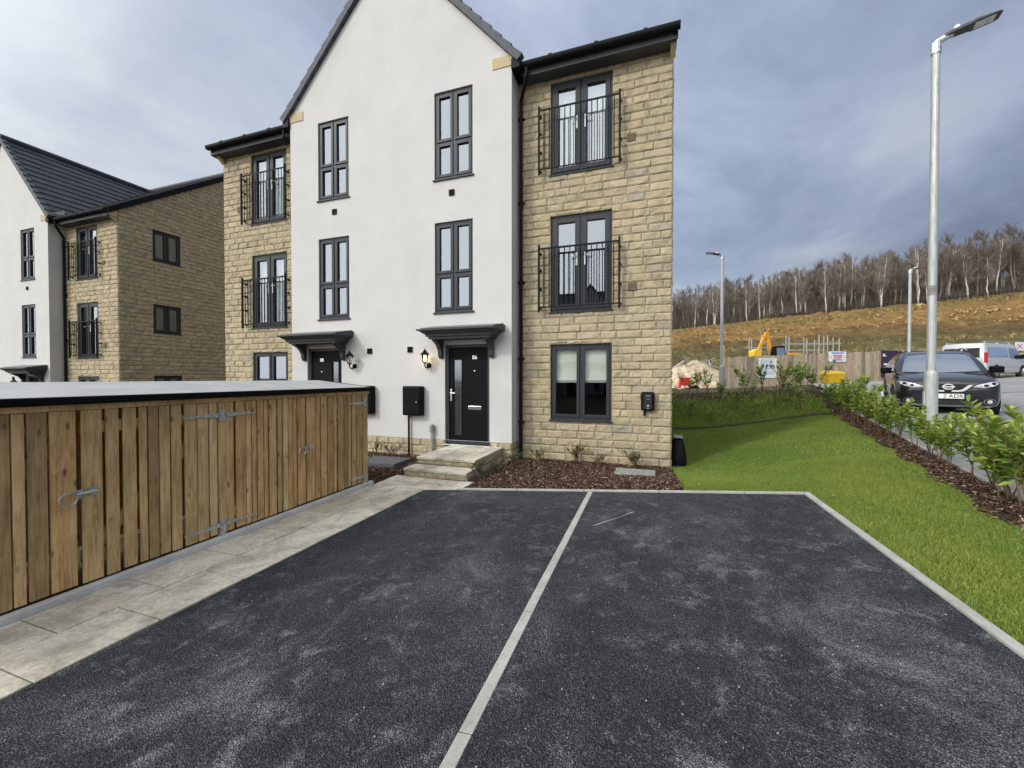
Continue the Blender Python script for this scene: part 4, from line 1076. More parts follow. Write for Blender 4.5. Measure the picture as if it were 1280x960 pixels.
# ------------------------------------------------------------------ lamp posts
def lamp_post(x, y, top, label, dirv, base_h=1.05, r=.057, scale=1.0):
    z = gz(x,y); H = top-z; a = math.atan2(dirv[1], dirv[0])
    root = thing('street_lamp', label, 'street lamp', (x,y,z), a, 'street lamps on the estate road')
    m = MB(); m.tube([(0,0,base_h-.05),(0,0,base_h),(0,0,base_h+.03),(0,0,H)], [r*1.25,r*1.25,r,r*.88], 16); m.build('column', M['column'], root, smooth=False)
    m = MB(); m.tube([(0,0,-.2),(0,0,base_h-.05),(0,0,base_h-.02),(0,0,base_h+.03)], [r*1.5,r*1.5,r*1.45,r*1.02], 16); b = m.build('base_column', M['column'], root)
    m = MB(); m.tube([(0,0,-.22),(0,0,.10)], r*1.53, 16); m.build('base_band', M['fascia'], b)
    m = MB(); m.box(-r*1.5-.004,-r*1.2,-.04,.04,.35,.82); m.build('access_door', M['column'], b)
    m = MB(); m.tube([(0,0,H-.12),(0,0,H+.06)], r*1.12, 12)
    m.tube([(0,0,H),(.02,0,H+.07),(.10,0,H+.105),(.2,0,H+.12)], [r*.95,r*.9,r*.8,r*.6], 10); hd = m.build('lantern_bracket', M['galv'], root)
    m = MB(); t = R(8)
    def P(u,w,h): return (.10+u*math.cos(t)-h*math.sin(t), w, H+.10+u*math.sin(t)+h*math.cos(t))
    out = [(0,.05),(.06,.085),(.30,.105),(.34,.13),(.58,.125),(.64,.09)]
    vs = [P(u,-w,0) for u,w in out]+[P(u,w,0) for u,w in out]+[P(u,-w*.85,.055 if i<4 else .03) for i,(u,w) in enumerate(out)]+[P(u,w*.85,.055 if i<4 else .03) for i,(u,w) in enumerate(out)]
    n = 6; fs = []
    for i in range(n-1):
        fs += [(i,i+1,n+i+1,n+i),(2*n+i,3*n+i,3*n+i+1,2*n+i+1),(i,2*n+i,2*n+i+1,i+1),(n+i,n+i+1,3*n+i+1,3*n+i)]
    fs += [(0,n,3*n,2*n),(n-1,3*n-1,4*n-1,2*n-1)]
    m.add(vs, fs); h = m.build('lamp_head', M['fascia'], root, bevel=.008)
    m = MB(); m.add([P(.34,-.09,-.004),P(.57,-.09,-.004),P(.57,.09,-.004),P(.34,.09,-.004)], [(0,1,2,3)]); m.build('led_panel', M['lamp'], h)
    m = MB(); m.tube([P(.16,0,.05),P(.16,0,.075),P(.16,0,.12)], [.04,.045,.035], 10); m.build('light_sensor', M['white'], h)
    return root
L1 = lamp_post(4.54, 8.8, 7.22, 'nearest galvanised street lamp standing in front of the dark car', (.97,-.23), 1.15, .061)
mb = MB(); mb.tube([(0,0,2.45),(0,0,2.62)], .0622, 16); mb.build('column_label', M['cover'], L1)
lamp_post(3.2, 21.05, 7.28, 'distant street lamp near the rubble heap, left end of the hoarding', (-.95,-.3), 1.2, .075)
lamp_post(13.42, 27.85, 7.45, 'distant street lamp in front of the purple hoarding banner', (.95,.3), 1.2, .075)

# ------------------------------------------------------------------ vehicles
def loft(mb, st, mi=None):
    n = len(st[0]); vs = [p for s in st for p in s]; fs = []
    for i in range(len(st)-1):
        for k in range(n-1): fs.append((i*n+k, i*n+k+1, (i+1)*n+k+1, (i+1)*n+k))
    fs.append(tuple(range(n-1,-1,-1))); fs.append(tuple((len(st)-1)*n+k for k in range(n)))
    mb.add(vs, fs, None, mi)
def interp(tab, x):
    xs = [t[0] for t in tab]; return [float(np.interp(x, xs, [t[k] for t in tab])) for k in range(1, len(tab[0]))]
def wheel(root, x, y, r, w, side):
    m = MB(); m.tube([(x,y-w/2,r),(x,y-w/2+.02,r),(x,y+w/2-.02,r),(x,y+w/2,r)], [r*.9,r,r,r*.9], 28); wh = m.build('wheel', M['tyre'], root)
    yo = y+side*(w/2)
    m = MB(); m.tube([(x,yo-side*.04,r),(x,yo+side*.004,r)], [r*.68,r*.68], 20)
    for k in range(5):
        a = k*2*math.pi/5; m.bar((x,yo+side*.012,r),(x+math.cos(a)*r*.64,yo+side*.008,r+math.sin(a)*r*.64), .03, .07)
    m.build('rim', M['rim'], wh); return wh
def arch_cut(o, xs, y, r):
    pass
from mathutils.bvhtree import BVHTree
def wrapped(body_mb, poly, off, axis='x', sub=3, side=1):
    """a flat outline given in (y,z) or (x,z), laid onto the body shell it is moulded to"""
    bm = bmesh.new(); vs = [bm.verts.new((0,p[0],p[1])) for p in poly]; bm.faces.new(vs)
    bmesh.ops.triangulate(bm, faces=bm.faces[:])
    bmesh.ops.subdivide_edges(bm, edges=bm.edges[:], cuts=sub, use_grid_fill=True)
    bmesh.ops.triangulate(bm, faces=bm.faces[:]); bm.verts.ensure_lookup_table(); bm.verts.index_update()
    tree = BVHTree.FromPolygons([Vector(v) for v in body_mb.v], body_mb.f); V = []
    for v in bm.verts:
        if axis == 'x': hit = tree.ray_cast(Vector((4,v.co.y,v.co.z)), Vector((-1,0,0)))[0]; V.append((hit.x+off if hit else 1.9, v.co.y, v.co.z))
        else: hit = tree.ray_cast(Vector((v.co.y,side*3,v.co.z)), Vector((0,-side,0)))[0]; V.append((v.co.y, (hit.y if hit else side*.8)+side*off, v.co.z))
    F = [tuple(v.index for v in f.verts) for f in bm.faces]; bm.free()
    m = MB(); m.add(V, F); return m
def suv():
    root = thing('parked_car', 'black parked SUV facing the viewer behind the lamp post', 'car', (6.72+.36*2.1, 12.46+.935*2.1, 0))
    hd = Vector((-.358,-.935)); root.rotation_euler = (0,0,math.atan2(hd.y, hd.x))
    zf = gz(6.7,12.4)-.09; zr = gz(8.2,16.4)-.09
    root.location.z = (zf+zr)/2; root.rotation_euler.y = math.asin((zr-zf)/4.2)
    # x, half width, bottom, shoulder, deck, share of width kept at deck level
    T = [(-2.19,.66,.50,.80,.98,.8),(-2.12,.80,.36,.86,1.06,.85),(-1.95,.875,.30,.92,1.08,.9),(-1.4,.905,.24,.95,1.06,.92),(-.5,.905,.22,.95,1.03,.93),(.4,.905,.22,.95,1.03,.92),(.95,.905,.22,.94,1.03,.90),(1.4,.90,.23,.91,1.00,.88),(1.75,.885,.24,.89,.975,.86),(1.98,.855,.25,.85,.935,.85),(2.10,.81,.26,.80,.895,.85),(2.17,.74,.28,.75,.855,.87),(2.21,.62,.33,.69,.79,.9)]
    st = []
    for x in np.concatenate([np.linspace(-2.19,1.6,24), np.linspace(1.7,2.21,14)]):
        w,b,sh,d,kd = interp(T, x)
        half = [(0,b),(w*.84,b),(w*.955,b+.06),(w*1.0,b+.20),(w*1.0,(b+sh)/2+.05),(w*.99,sh-.05),(w*lerp(.97,kd,.35),sh+.01),(w*kd,lerp(sh,d,.72)),(w*kd*.88,d),(w*.45,d+.012),(w*.42,d+.02),(0,d+.03)]
        ring = [(x,y,z) for y,z in half] + [(x,-y,z) for y,z in half[-2:0:-1]]
        st.append(ring+[ring[0]])
    bmb = MB(); loft(bmb, st); body = bmb.build('body', M['carpaint'], root, smooth=True)
    # greenhouse
    G = [(-2.08,.70,1.06,1.07),(-1.92,.69,1.06,1.30),(-1.75,.68,1.05,1.44),(-1.3,.67,1.04,1.535),(-.5,.66,1.03,1.585),(0,.65,1.02,1.575),(.28,.63,1.02,1.52),(.45,.64,1.02,1.44),(.75,.69,1.015,1.26),(1.12,.74,1.01,1.03)]
    def ring_g(x):
        wr,b,t = interp(G, x); wb = .86 if x < .6 else lerp(.86,.80,(x-.6)/.55)
        k = (t-b)/.55; wt = lerp(wb, wr, min(1,k))
        return [(x,wb,b-.05),(x,lerp(wb,wt,.5)+.02,(b+t)/2),(x,wt,t-.05*min(1,k)),(x,wt*.82,t-.008),(x,0,t+.012),(x,-wt*.82,t-.008),(x,-wt,t-.05*min(1,k)),(x,-lerp(wb,wt,.5)-.02,(b+t)/2),(x,-wb,b-.05)]
    gm = MB(); loft(gm, [ring_g(x) for x in np.linspace(-2.08,1.12,28)]); gm.build('roof', M['carpaint'], root, smooth=True)
    ws = wrapped(gm, [(-.70,1.075),(-.35,1.055),(0,1.05),(.35,1.055),(.70,1.075),(.655,1.25),(.585,1.47),(.3,1.50),(0,1.505),(-.3,1.50),(-.585,1.47),(-.655,1.25)], .012, sub=4).build('windscreen', M['carglass'], root, smooth=True)
    m = MB(); m.box(.40,.46,-.07,.07,1.38,1.45); m.build('rear_view_mirror', M['trim'], ws)
    wrapped(gm, [(-.66,1.045),(-.3,1.028),(.3,1.028),(.66,1.045),(.68,1.07),(.3,1.05),(-.3,1.05),(-.68,1.07)], .016).build('scuttle', M['trim'], root)
    for sd in (1,-1):
        m = wrapped(gm, [(.72,1.06),(.28,1.40),(-.3,1.46),(-1.2,1.42),(-1.7,1.18),(-1.5,1.07)], .008, 'y', 3, sd); m.build('side_window', M['carglass'], root)
        m = MB(); m.box(.70,.90,sd*1.0-.115,sd*1.0+.115,1.02,1.18); m.bar((.80,sd*.84,1.05),(.80,sd*.97,1.06),.06,.05); m.build('mirror', M['black'], root, bevel=.045)
        m = MB(); m.tube([(.1,sd*.60,1.60),(-.5,sd*.60,1.635),(-1.4,sd*.60,1.60)], .018, 8); m.build('roof_rail', M['galv'], root)
        hl = wrapped(bmb, [(sd*.40,.745),(sd*.56,.735),(sd*.72,.765),(sd*.80,.81),(sd*.825,.87),(sd*.70,.865),(sd*.55,.825),(sd*.42,.775)], .012, sub=3).build('headlight', M['lamp'], root, smooth=True)
        for cy, cz in ((.60,.785),(.73,.825)):
            wrapped(bmb, [(sd*cy+.042*math.cos(k*math.pi/6), cz+.030*math.sin(k*math.pi/6)) for k in range(12)], .020, sub=1).build('lens', M['trim'], hl)
        fg = wrapped(bmb, [(sd*.66+.10*math.cos(k*math.pi/7), .415+.07*math.sin(k*math.pi/7)) for k in range(14)], .008, sub=1).build('fog_light', M['rim'], root)
        wrapped(bmb, [(sd*.66+.085*math.cos(k*math.pi/7), .415+.058*math.sin(k*math.pi/7)) for k in range(14)], .012, sub=1).build('fog_surround', M['trim'], fg)
        wrapped(bmb, [(sd*.66+.045*math.cos(k*math.pi/7), .415+.04*math.sin(k*math.pi/7)) for k in range(14)], .016, sub=1).build('lens', M['lamp'], fg)
        wrapped(bmb, [(sd*.06,.638),(sd*.20,.638),(sd*.27,.662),(sd*.405,.80),(sd*.325,.80),(sd*.225,.695),(sd*.18,.675),(sd*.06,.675)], .028, sub=2).build('grille_chrome', M['silver'], root)
        wrapped(bmb, [(sd*.44,.66),(sd*.70,.655),(sd*.70,.64),(sd*.44,.635)], .010).build('bumper_crease', M['trim'], root)
    wrapped(bmb, [(-.41,.81),(-.44,.77),(-.30,.66),(-.16,.625),(.16,.625),(.30,.66),(.44,.77),(.41,.81),(0,.825)], .010, sub=3).build('grille', M['trim'], root)
    wrapped(bmb, [(-.56,.42),(-.50,.335),(0,.33),(.50,.335),(.56,.42),(.4,.445),(-.4,.445)], .010, sub=3).build('lower_intake', M['trim'], root)
    wrapped(bmb, [(-.82,.33),(-.70,.29),(0,.285),(.70,.29),(.82,.33),(.6,.325),(-.6,.325)], .014, sub=2).build('skid_plate', M['rim'], root)
    m = MB(); ring = [(2.265, .082*math.cos(k*math.pi/12), .755+.058*math.sin(k*math.pi/12)) for k in range(25)]; m.tube(ring, .014, 6, cap=False); m.box(2.235,2.278,-.105,.105,.741,.769); m.build('badge', M['silver'], root)
    m = MB(); m.box(2.215,2.245,-.26,.26,.475,.587); pl = m.build('number_plate', M['plate'], root, bevel=.006)
    text_part('2 ADR', .118, M['black'], pl, (2.2465,.085,.531), (R(90),0,R(90)), .001, name='plate_lettering')
    for x in (-1.33,1.31):
        for sd in (1,-1):
            m = MB(); m.tube([(x,sd*.80,.36),(x,sd*.912,.36)], .40, 24); m.build('wheel_arch', M['trim'], root)
            wheel(root, x, sd*.82, .345, .225, sd)
suv()
def van():
    root = thing('parked_van', 'silver white panel van with roof rails parked beside the hoarding', 'van', (18.6,31.3,0))
    h = Vector((.777,.634)); root.rotation_euler = (0,0,math.atan2(h.y,h.x)); root.location.z = gz(18.6,31.3)-.10
    T = [(-2.48,.93,.40,1.0,1.90),(-2.40,.98,.32,1.05,1.95),(-1.0,.985,.28,1.06,1.98),(.7,.985,.28,1.06,1.98),(1.0,.98,.28,1.06,1.93),(1.75,.965,.28,1.05,1.22),(2.2,.90,.30,.95,1.08),(2.42,.78,.33,.80,.92),(2.5,.6,.38,.62,.75)]
    st = []
    for x in np.linspace(-2.48,2.5,36):
        w,b,s,d = interp(T, x); wt = w*(.86 if d > 1.3 else .9)
        half = [(0,b),(w*.92,b),(w,b+.12),(w,(b+s)/2),(w*.99,s),(lerp(w,wt,.6),lerp(s,d,.6)),(wt,d-.07),(wt*.9,d-.01),(0,d+.02)]
        ring = [(x,y,z) for y,z in half]+[(x,-y,z) for y,z in half[-2:0:-1]]; st.append(ring+[ring[0]])
    mb = MB(); loft(mb, st); mb.build('body', M['vanwhite'], root, smooth=True)
    for s in (1,-1):
        for (pl, nm) in (([(-2.2,1.18),(-.15,1.18),(-.15,1.72),(-2.15,1.72)],'side_panel_window'),([(.05,1.12),(1.42,1.12),(.78,1.70),(.05,1.72)],'door_window')):
            m = MB(); m.add([(x,s*(lerp(.982,.862,(z-1.06)/.85)+.012),z) for x,z in pl], [tuple(range(4))]); m.build(nm, M['carglass'], root)
        m = MB(); m.box(1.15,1.35,s*1.08-.11,s*1.08+.11,1.12,1.36); m.build('mirror', M['black'], root, bevel=.03)
        m = MB(); m.box(-2.50,-2.36,s*.93-.055,s*.93+.055,.85,1.42); m.build('tail_light', M['tail'], root, bevel=.02)
        m = MB(); m.tube([(-2.2,s*.76,2.04),(.6,s*.76,2.04)], .022, 8)
        for x in (-2.1,-.8,.5): m.box(x-.04,x+.04,s*.76-.03,s*.76+.03,1.95,2.04)
        m.build('roof_rail', M['galv'], root)
        for x in (-1.45,1.5):
            m = MB(); m.tube([(x,s*.85,.37),(x,s*.99,.37)], .40, 24); m.build('wheel_arch', M['trim'], root); wheel(root, x, s*.89, .345, .22, s)
    m = MB(); m.box(-2.51,-2.47,-.72,-.03,1.15,1.68); m.build('rear_window', M['carglass'], root); m = MB(); m.box(-2.51,-2.47,.03,.72,1.15,1.68); m.build('rear_window', M['carglass'], root)
    m = MB(); m.box(-2.56,-2.40,-.92,.92,.36,.56); m.build('rear_bumper', M['trim'], root, bevel=.02)
van()

# ------------------------------------------------------------------ hoarding, signs, site things
FA = [(4.5,28.8),(14.6,33.5),(24.8,38.25),(44,47.2)]
def fence():
    root = thing('hoarding_fence', 'long grey timber board hoarding enclosing the building site', 'fence', (FA[0][0],FA[0][1],0), world=True)
    for (a, b) in zip(FA[:-1], FA[1:]):
        a, b = Vector(a), Vector(b); L = (b-a).length; d = (b-a)/L; nb = int(L/2.44)+1
        for q in range(nb):
            m = MB(); s = q*2.44
            e = min(s+2.44, L)
            while s < e-.02:
                w = random.choice((.12,.14,.15,.16)); t = min(s+w, e); p = a+d*s; r = a+d*(t-.012); n = Vector((d.y,-d.x))*.022
                z = gz(p.x,p.y); j = random.uniform(-.03,.03); off = n*random.uniform(0,.5)
                m.hexa([(p.x+off.x,p.y+off.y,z-.1),(r.x+off.x,r.y+off.y,z-.1),(r.x+n.x+off.x,r.y+n.y+off.y,z-.1),(p.x+n.x+off.x,p.y+n.y+off.y,z-.1),(p.x+off.x,p.y+off.y,z+1.9+j),(r.x+off.x,r.y+off.y,z+1.9+j),(r.x+n.x+off.x,r.y+n.y+off.y,z+1.9+j),(p.x+n.x+off.x,p.y+n.y+off.y,z+1.9+j)]); s = t
            m.build('board_panel', M['timber_old'], root)
            p = a+d*min(q*2.44,L); z = gz(p.x,p.y); k = MB(); n = Vector((-d.y,d.x))*.08
            k.box(p.x+n.x-.05,p.x+n.x+.05,p.y+n.y-.05,p.y+n.y+.05,z-.1,z+1.75); k.build('post', M['timber_old'], root)
    z = gz(4.45,28.78); MB().box(4.42,4.52,28.72,28.82,z-.1,z+2.65).build('end_post', M['timber'], root)
fence()
D1 = (Vector(FA[1])-Vector(FA[0])).normalized(); N1 = Vector((D1.y,-D1.x)); A1 = math.atan2(D1.y, D1.x)
def on_fence(s, off=.06): p = Vector(FA[0])+D1*s+N1*off; return p
def sign(name, s, z0, w, h, label, kind):
    p = on_fence(s); root = thing(name, label, 'sign', (p.x,p.y,z0), A1)
    MB().box(-w/2,w/2,-.012,.012,0,h).build('board', M['signwhite'] if kind != 'banner' else M['purple'], root)
    def marks(nm, mat, rects):
        m = MB()
        for a,b,c,d in rects: m.box(a*w-w/2,b*w-w/2,-.018,-.011,c*h,d*h)
        m.build(nm, M[mat], root)
    if kind == 'site':
        marks('printed_lines','signgrey',[(.1,.9,.90,.93),(.1,.55,.84,.865),(.1,.85,.78,.80),(.1,.75,.735,.75),(.1,.9,.50,.515),(.1,.8,.46,.475),(.1,.7,.42,.435),(.45,.9,.3,.32),(.45,.85,.24,.26),(.45,.9,.18,.2),(.1,.4,.1,.12)])
        m = MB()
        for i in range(3): cx = (-.27+.22*i)*w; m.tube([(cx,-.011,.62*h),(cx,-.02,.62*h)], .075*w*1.1, 16)
        m.tube([(-.2*w,-.011,.27*h),(-.2*w,-.02,.27*h)], .08*w, 16); m.build('round_symbols', M['signblue'], root)
    elif kind == 'warn':
        marks('heading','signblue',[(.15,.85,.80,.90),(.2,.8,.14,.22)]); marks('wording','signred',[(.24,.78,.56,.66),(.27,.75,.40,.5),(.3,.7,.28,.34)])
        m = MB(); m.prism([(-.44*w,.36*h),(-.34*w,.36*h),(-.39*w,.62*h)],'y',-.018,-.011); m.prism([(.34*w,.36*h),(.44*w,.36*h),(.39*w,.62*h)],'y',-.018,-.011); m.build('warning_triangle', M['yellow'], root)
    else:
        m = MB()
        for a,b,c,d in [(.03,.075,.84,.88),(.03,.09,.76,.80),(.03,.05,.80,.84),(.04,.20,.42,.455),(.04,.24,.34,.36),(.04,.17,.28,.30)]: m.box(a*w-w/2,b*w-w/2,-.018,-.011,c*h,d*h)
        m.build('white_lettering', M['signwhite'], root)
        m = MB(); m.box(.62*w-w/2,.78*w-w/2,-.018,-.011,.72*h,.98*h); m.build('pale_panel', M['signgrey'], root)
sign('site_sign', 2.99, 1.66, 1.24, 1.27, 'large white site safety sign with blue symbols on the hoarding', 'site')
sign('warning_sign', 7.95, 2.72, 1.25, .68, 'smaller white warning sign with red wording high on the hoarding', 'warn')
p = Vector(FA[1])+(Vector(FA[2])-Vector(FA[1])).normalized()*2.75
sg = thing('hoarding_banner','wide dark purple advertising banner behind the black car','banner',(p.x+.04,p.y-.08,gz(p.x,p.y)+.05),math.atan2(4.75,10.2))
MB().box(-2.75,2.75,-.03,.0,0,1.78).build('board', M['purple'], sg)
m = MB()
for a,b,c,d in ((-2.66,-2.5,1.5,1.56),(-2.66,-2.42,1.38,1.45),(-2.66,-2.58,1.45,1.5),(-2.6,-1.8,.80,.92),(-2.6,-1.6,.62,.67)): m.box(a,b,-.036,-.029,c,d)
m.build('white_lettering', M['signwhite'], sg)
MB().box(.9,1.9,-.036,-.029,1.2,1.74).build('blue_panel', M['signblue'], sg)
p = Vector(FA[1])+(Vector(FA[2])-Vector(FA[1])).normalized()*10.7
sg = thing('notice_sign','small white and red notice on hoarding behind the van','sign',(p.x+.04,p.y-.09,gz(p.x,p.y)+1.55),math.atan2(4.75,10.2))
MB().box(-.35,.35,-.02,0,0,.6).build('board', M['signwhite'], sg); m = MB(); m.bar((-.2,-.024,.15),(.2,-.024,.45),.006,.06); m.bar((-.2,-.025,.45),(.2,-.025,.15),.006,.06); m.build('red_cross_mark', M['signred'], sg)

# grit bin
gx, gy = 7.3, 20.45; z = gz(gx,gy)
gb = thing('grit_bin','bright yellow grit bin behind the far end of the hedge','grit bin',(gx,gy,z+.22),.3); gb.scale = (.72,.72,.72)
m = MB(); m.hexa([(-.42,-.26,0),(.42,-.26,0),(.42,.26,0),(-.42,.26,0),(-.5,-.33,.55),(.5,-.33,.55),(.5,.33,.55),(-.5,.33,.55)]); m.build('tub', M['yellow'], gb, bevel=.03)
m = MB(); m.hexa([(-.53,-.36,.55),(.53,-.36,.55),(.53,.36,.55),(-.53,.36,.55),(-.45,-.26,.72),(.45,-.26,.72),(.45,.3,.78),(-.45,.3,.78)]); m.build('lid', M['yellow'], gb, bevel=.03)

# excavator
def excavator():
    x, y = 13.6, 52.3; z = gz(x,y)-.1; root = thing('excavator','orange excavator with raised folded arm above the hoarding','excavator',(x,y,z), R(203))
    for s in (1,-1):
        m = MB(); m.prism([(-1.7,.12),(-1.4,0),(1.4,0),(1.7,.12),(1.8,.42),(1.55,.75),(-1.55,.75),(-1.8,.42)],'y',s*1.0-.25,s*1.0+.25); m.build('track', M['trim'], root, bevel=.04)
    m = MB(); m.box(-1.9,1.2,-1.15,1.15,.95,1.35); m.box(-1.9,-.4,-1.15,1.15,1.35,2.1); m.tube([(0,0,.7),(0,0,.98)], .6, 16); m.build('body', M['orange'], root, bevel=.06)
    m = MB(); m.hexa([(-.1,-.1+.3,1.35),(1.2,.2,1.35),(1.2,1.12,1.35),(-.1,1.12,1.35),(0,.25,2.85),(.95,.25,2.85),(.95,1.08,2.85),(0,1.08,2.85)]); cb = m.build('cab', M['black'], root, bevel=.05)
    m = MB(); m.box(.1,1.0,1.12,1.135,1.75,2.65); m.build('cab_window', M['carglass'], cb)
    m = MB(); m.prism([(.15,1.3),(.6,1.3),(.95,2.9),(1.25,4.45),(.98,4.55),(.62,3.1)],'y',-.45,-.2); m.build('boom', M['orange'], root, bevel=.02)
    m = MB(); m.prism([(.95,4.6),(1.3,4.5),(1.95,3.1),(2.35,2.2),(2.15,2.1),(1.68,3.0)],'y',-.42,-.2); m.build('stick', M['orange'], root, bevel=.02)
    m = MB(); m.tube([(.75,-.32,1.6),(1.05,-.32,3.0)], .07, 8); m.tube([(1.0,-.32,3.5),(1.75,-.32,3.0)], .06, 8); m.build('hydraulic_ram', M['galv'], root)
    m = MB(); m.prism([(2.0,2.35),(2.5,2.6),(2.95,2.3),(2.9,1.75),(2.45,1.5),(2.05,1.75)],'y',-.75,.15); m.build('bucket', M['yellow'], root, bevel=.03)
excavator()
# scaffold frames
sc = thing('scaffolding','pale scaffold poles and rails rising behind the hoarding','scaffolding',(17.5,58.5,0),math.atan2(3.7,10.8))
for i, u in enumerate((-5.9,-5.5,-4.7,-4.1,-1.3,-.85,.9,1.4,2.4,2.75,3.0,4.4,4.9,5.1)):
    yy = (i%2)*1.2; wx = 17.5+u*.946-yy*.324; wy = 58.5+u*.324+yy*.946; zb = gz(wx,wy)
    m = MB(); m.tube([(u,yy,zb-.2),(u,yy,6.5+.25*((i*7)%3))], .055, 6); m.build('upright_pole', M['column'], sc)
for z, a, b in ((5.9,-1.4,5.2),(5.1,-2.2,2.8),(5.4,-6,-4)):
    m = MB(); m.tube([(a,0,z),(b,0,z)], .05, 6); m.tube([(a,1.2,z),(b,1.2,z)], .05, 6); m.build('ledger', M['column'], sc)
# rubble and barrier
def rubble():
    root = thing('rubble_heap','pale sandy rubble heap left of the hoarding end','rubble',(3.6,34.2,gz(3.6,34.2)),0)
    rs = np.random.RandomState(8); n = 26; V = []
    for i in range(n):
        for k in range(n):
            x, y = lerp(-3.6,2.6,i/(n-1)), lerp(-2.5,2.5,k/(n-1)); r = math.hypot((x+.3)/3.3, y/2.5)
            V.append((x,y,max(-.2,1.95*(1-r**1.25))+rs.uniform(-.16,.16)))
    F = [(i*n+k,i*n+k+1,(i+1)*n+k+1,(i+1)*n+k) for i in range(n-1) for k in range(n-1)]
    raw_mesh('heap', V, F, M['rubble'], parent=root, nv=4)
    m = MB()
    for q in range(70):
        x, y = rs.uniform(-3,2.6), rs.uniform(-2,1.5); r = math.hypot((x+.3)/3.3, y/2.5); s = rs.uniform(.06,.22); z = max(0,1.95*(1-r**1.25))
        m.hexa([(x+a*s*rs.uniform(.6,1.2),y+b*s*rs.uniform(.6,1.2),z+c*s*rs.uniform(.5,1)) for a,b,c in ((-1,-1,-1),(1,-1,-1),(1,1,-1),(-1,1,-1),(-1,-1,1),(1,-1,1),(1,1,1),(-1,1,1))])
    m.build('stones', M['rubble'], root)['kind'] = 'stuff'
    m = MB()
    for q in range(14):
        a = rs.uniform(0,3.1); x = rs.uniform(-1.5,2.2); m.tube([(x,.2+rs.uniform(-.5,.5),1.1),(x+rs.uniform(-.8,.8),.2,2.0+rs.uniform(-.3,.35)),(x+rs.uniform(-1.6,1.6),.2+rs.uniform(-.6,.6),1.2)], .022, 4)
    m.build('tangled_wire', M['galv'], root)
rubble()
tag(MB().prism([(-.75,0),(-.62,.95),(.62,.95),(.75,0),(.55,0),(.5,.22),(-.5,.22),(-.55,0)],'y',-.09,.09).build('site_barrier', M['red'], origin=(0,0,0), bevel=.02), 'red plastic site barrier in front of the rubble heap', 'barrier')
bo = COL.objects['site_barrier']; bo.location = (2.35,30.6,gz(2.35,30.6)-.02); bo.rotation_euler = (0,0,.5); bo.scale = (.62,1,.78)

# ------------------------------------------------------------------ the wood on the hill
def tree_proto(seed, pale, H):
    rs = random.Random(seed); root = bpy.data.objects.new('bare_tree', None); COL.objects.link(root)
    tb = MB(); cb = MB()
    forks = 1 if not pale or rs.random() < .5 else 2
    tips = []
    for f in range(forks):
        a = rs.uniform(0,6.28); lean = rs.uniform(.02,.10)*H*(1.3 if forks > 1 else 1); r0 = rs.uniform(.15,.20)/(1.2 if forks > 1 else 1)
        pts = []; n = 8
        for i in range(n+1):
            t = i/n; pts.append(Vector((lean*t*math.cos(a)+rs.uniform(-.12,.12)*(i > 0), lean*t*math.sin(a)+rs.uniform(-.12,.12)*(i > 0), H*.93*t)))
        tb.tube(pts, [r0*(1-.88*i/n)+.012 for i in range(n+1)], 6)
        for q in range(27):
            t = rs.uniform(.30,.97); i = min(int(t*n), n-1); b = pts[i].lerp(pts[i+1], t*n-i)
            aa = rs.uniform(0,6.28); el = rs.uniform(.5,1.15); L = H*rs.uniform(.13,.27)*(1.15-t*.6)
            d = Vector((math.cos(aa)*math.cos(el), math.sin(aa)*math.cos(el), math.sin(el)))
            p1 = b+d*L*.5; d2 = (d+Vector((rs.uniform(-.2,.2),rs.uniform(-.2,.2),.35))).normalized(); p2 = p1+d2*L*.5
            cb.tube([b,p1,p2], [.05*(1.15-t),.032*(1.15-t)+.006,.01], 3, cap=False)
            tips += [(b.lerp(p1,.7),d,L),(p1,d2,L),(p1.lerp(p2,.5),d2,L),(p2,d2,L)]
    for p, d, L in tips:
        for q in range(9):
            dd = (d+Vector((rs.uniform(-.9,.9),rs.uniform(-.9,.9),rs.uniform(-.25,.8)))).normalized(); l = L*rs.uniform(.2,.55)
            e = p+dd*l; s = dd.cross(Vector((rs.uniform(-1,1),rs.uniform(-1,1),.2))).normalized()*.018
            cb.add([p-s,p+s,e],[(0,1,2)])
            for k in range(2):
                m = p.lerp(e, rs.uniform(.3,.9)); d3 = (dd+Vector((rs.uniform(-.8,.8),rs.uniform(-.8,.8),rs.uniform(-.1,.7)))).normalized(); s3 = d3.cross(Vector((rs.uniform(-1,1),1,.2))).normalized()*.013
                cb.add([m-s3,m+s3,m+d3*l*.6],[(0,1,2)])
    tb.build('trunk', M['trunkpale'] if pale else M['trunkdark'], root, smooth=True, recalc=False)
    cb.build('crown', M['twig2'] if pale else M['twig'], root, recalc=False)
    return root
tp = [tree_proto(500+i, True, 13) for i in range(4)]; td = [tree_proto(600+i, False, 13.5) for i in range(5)]
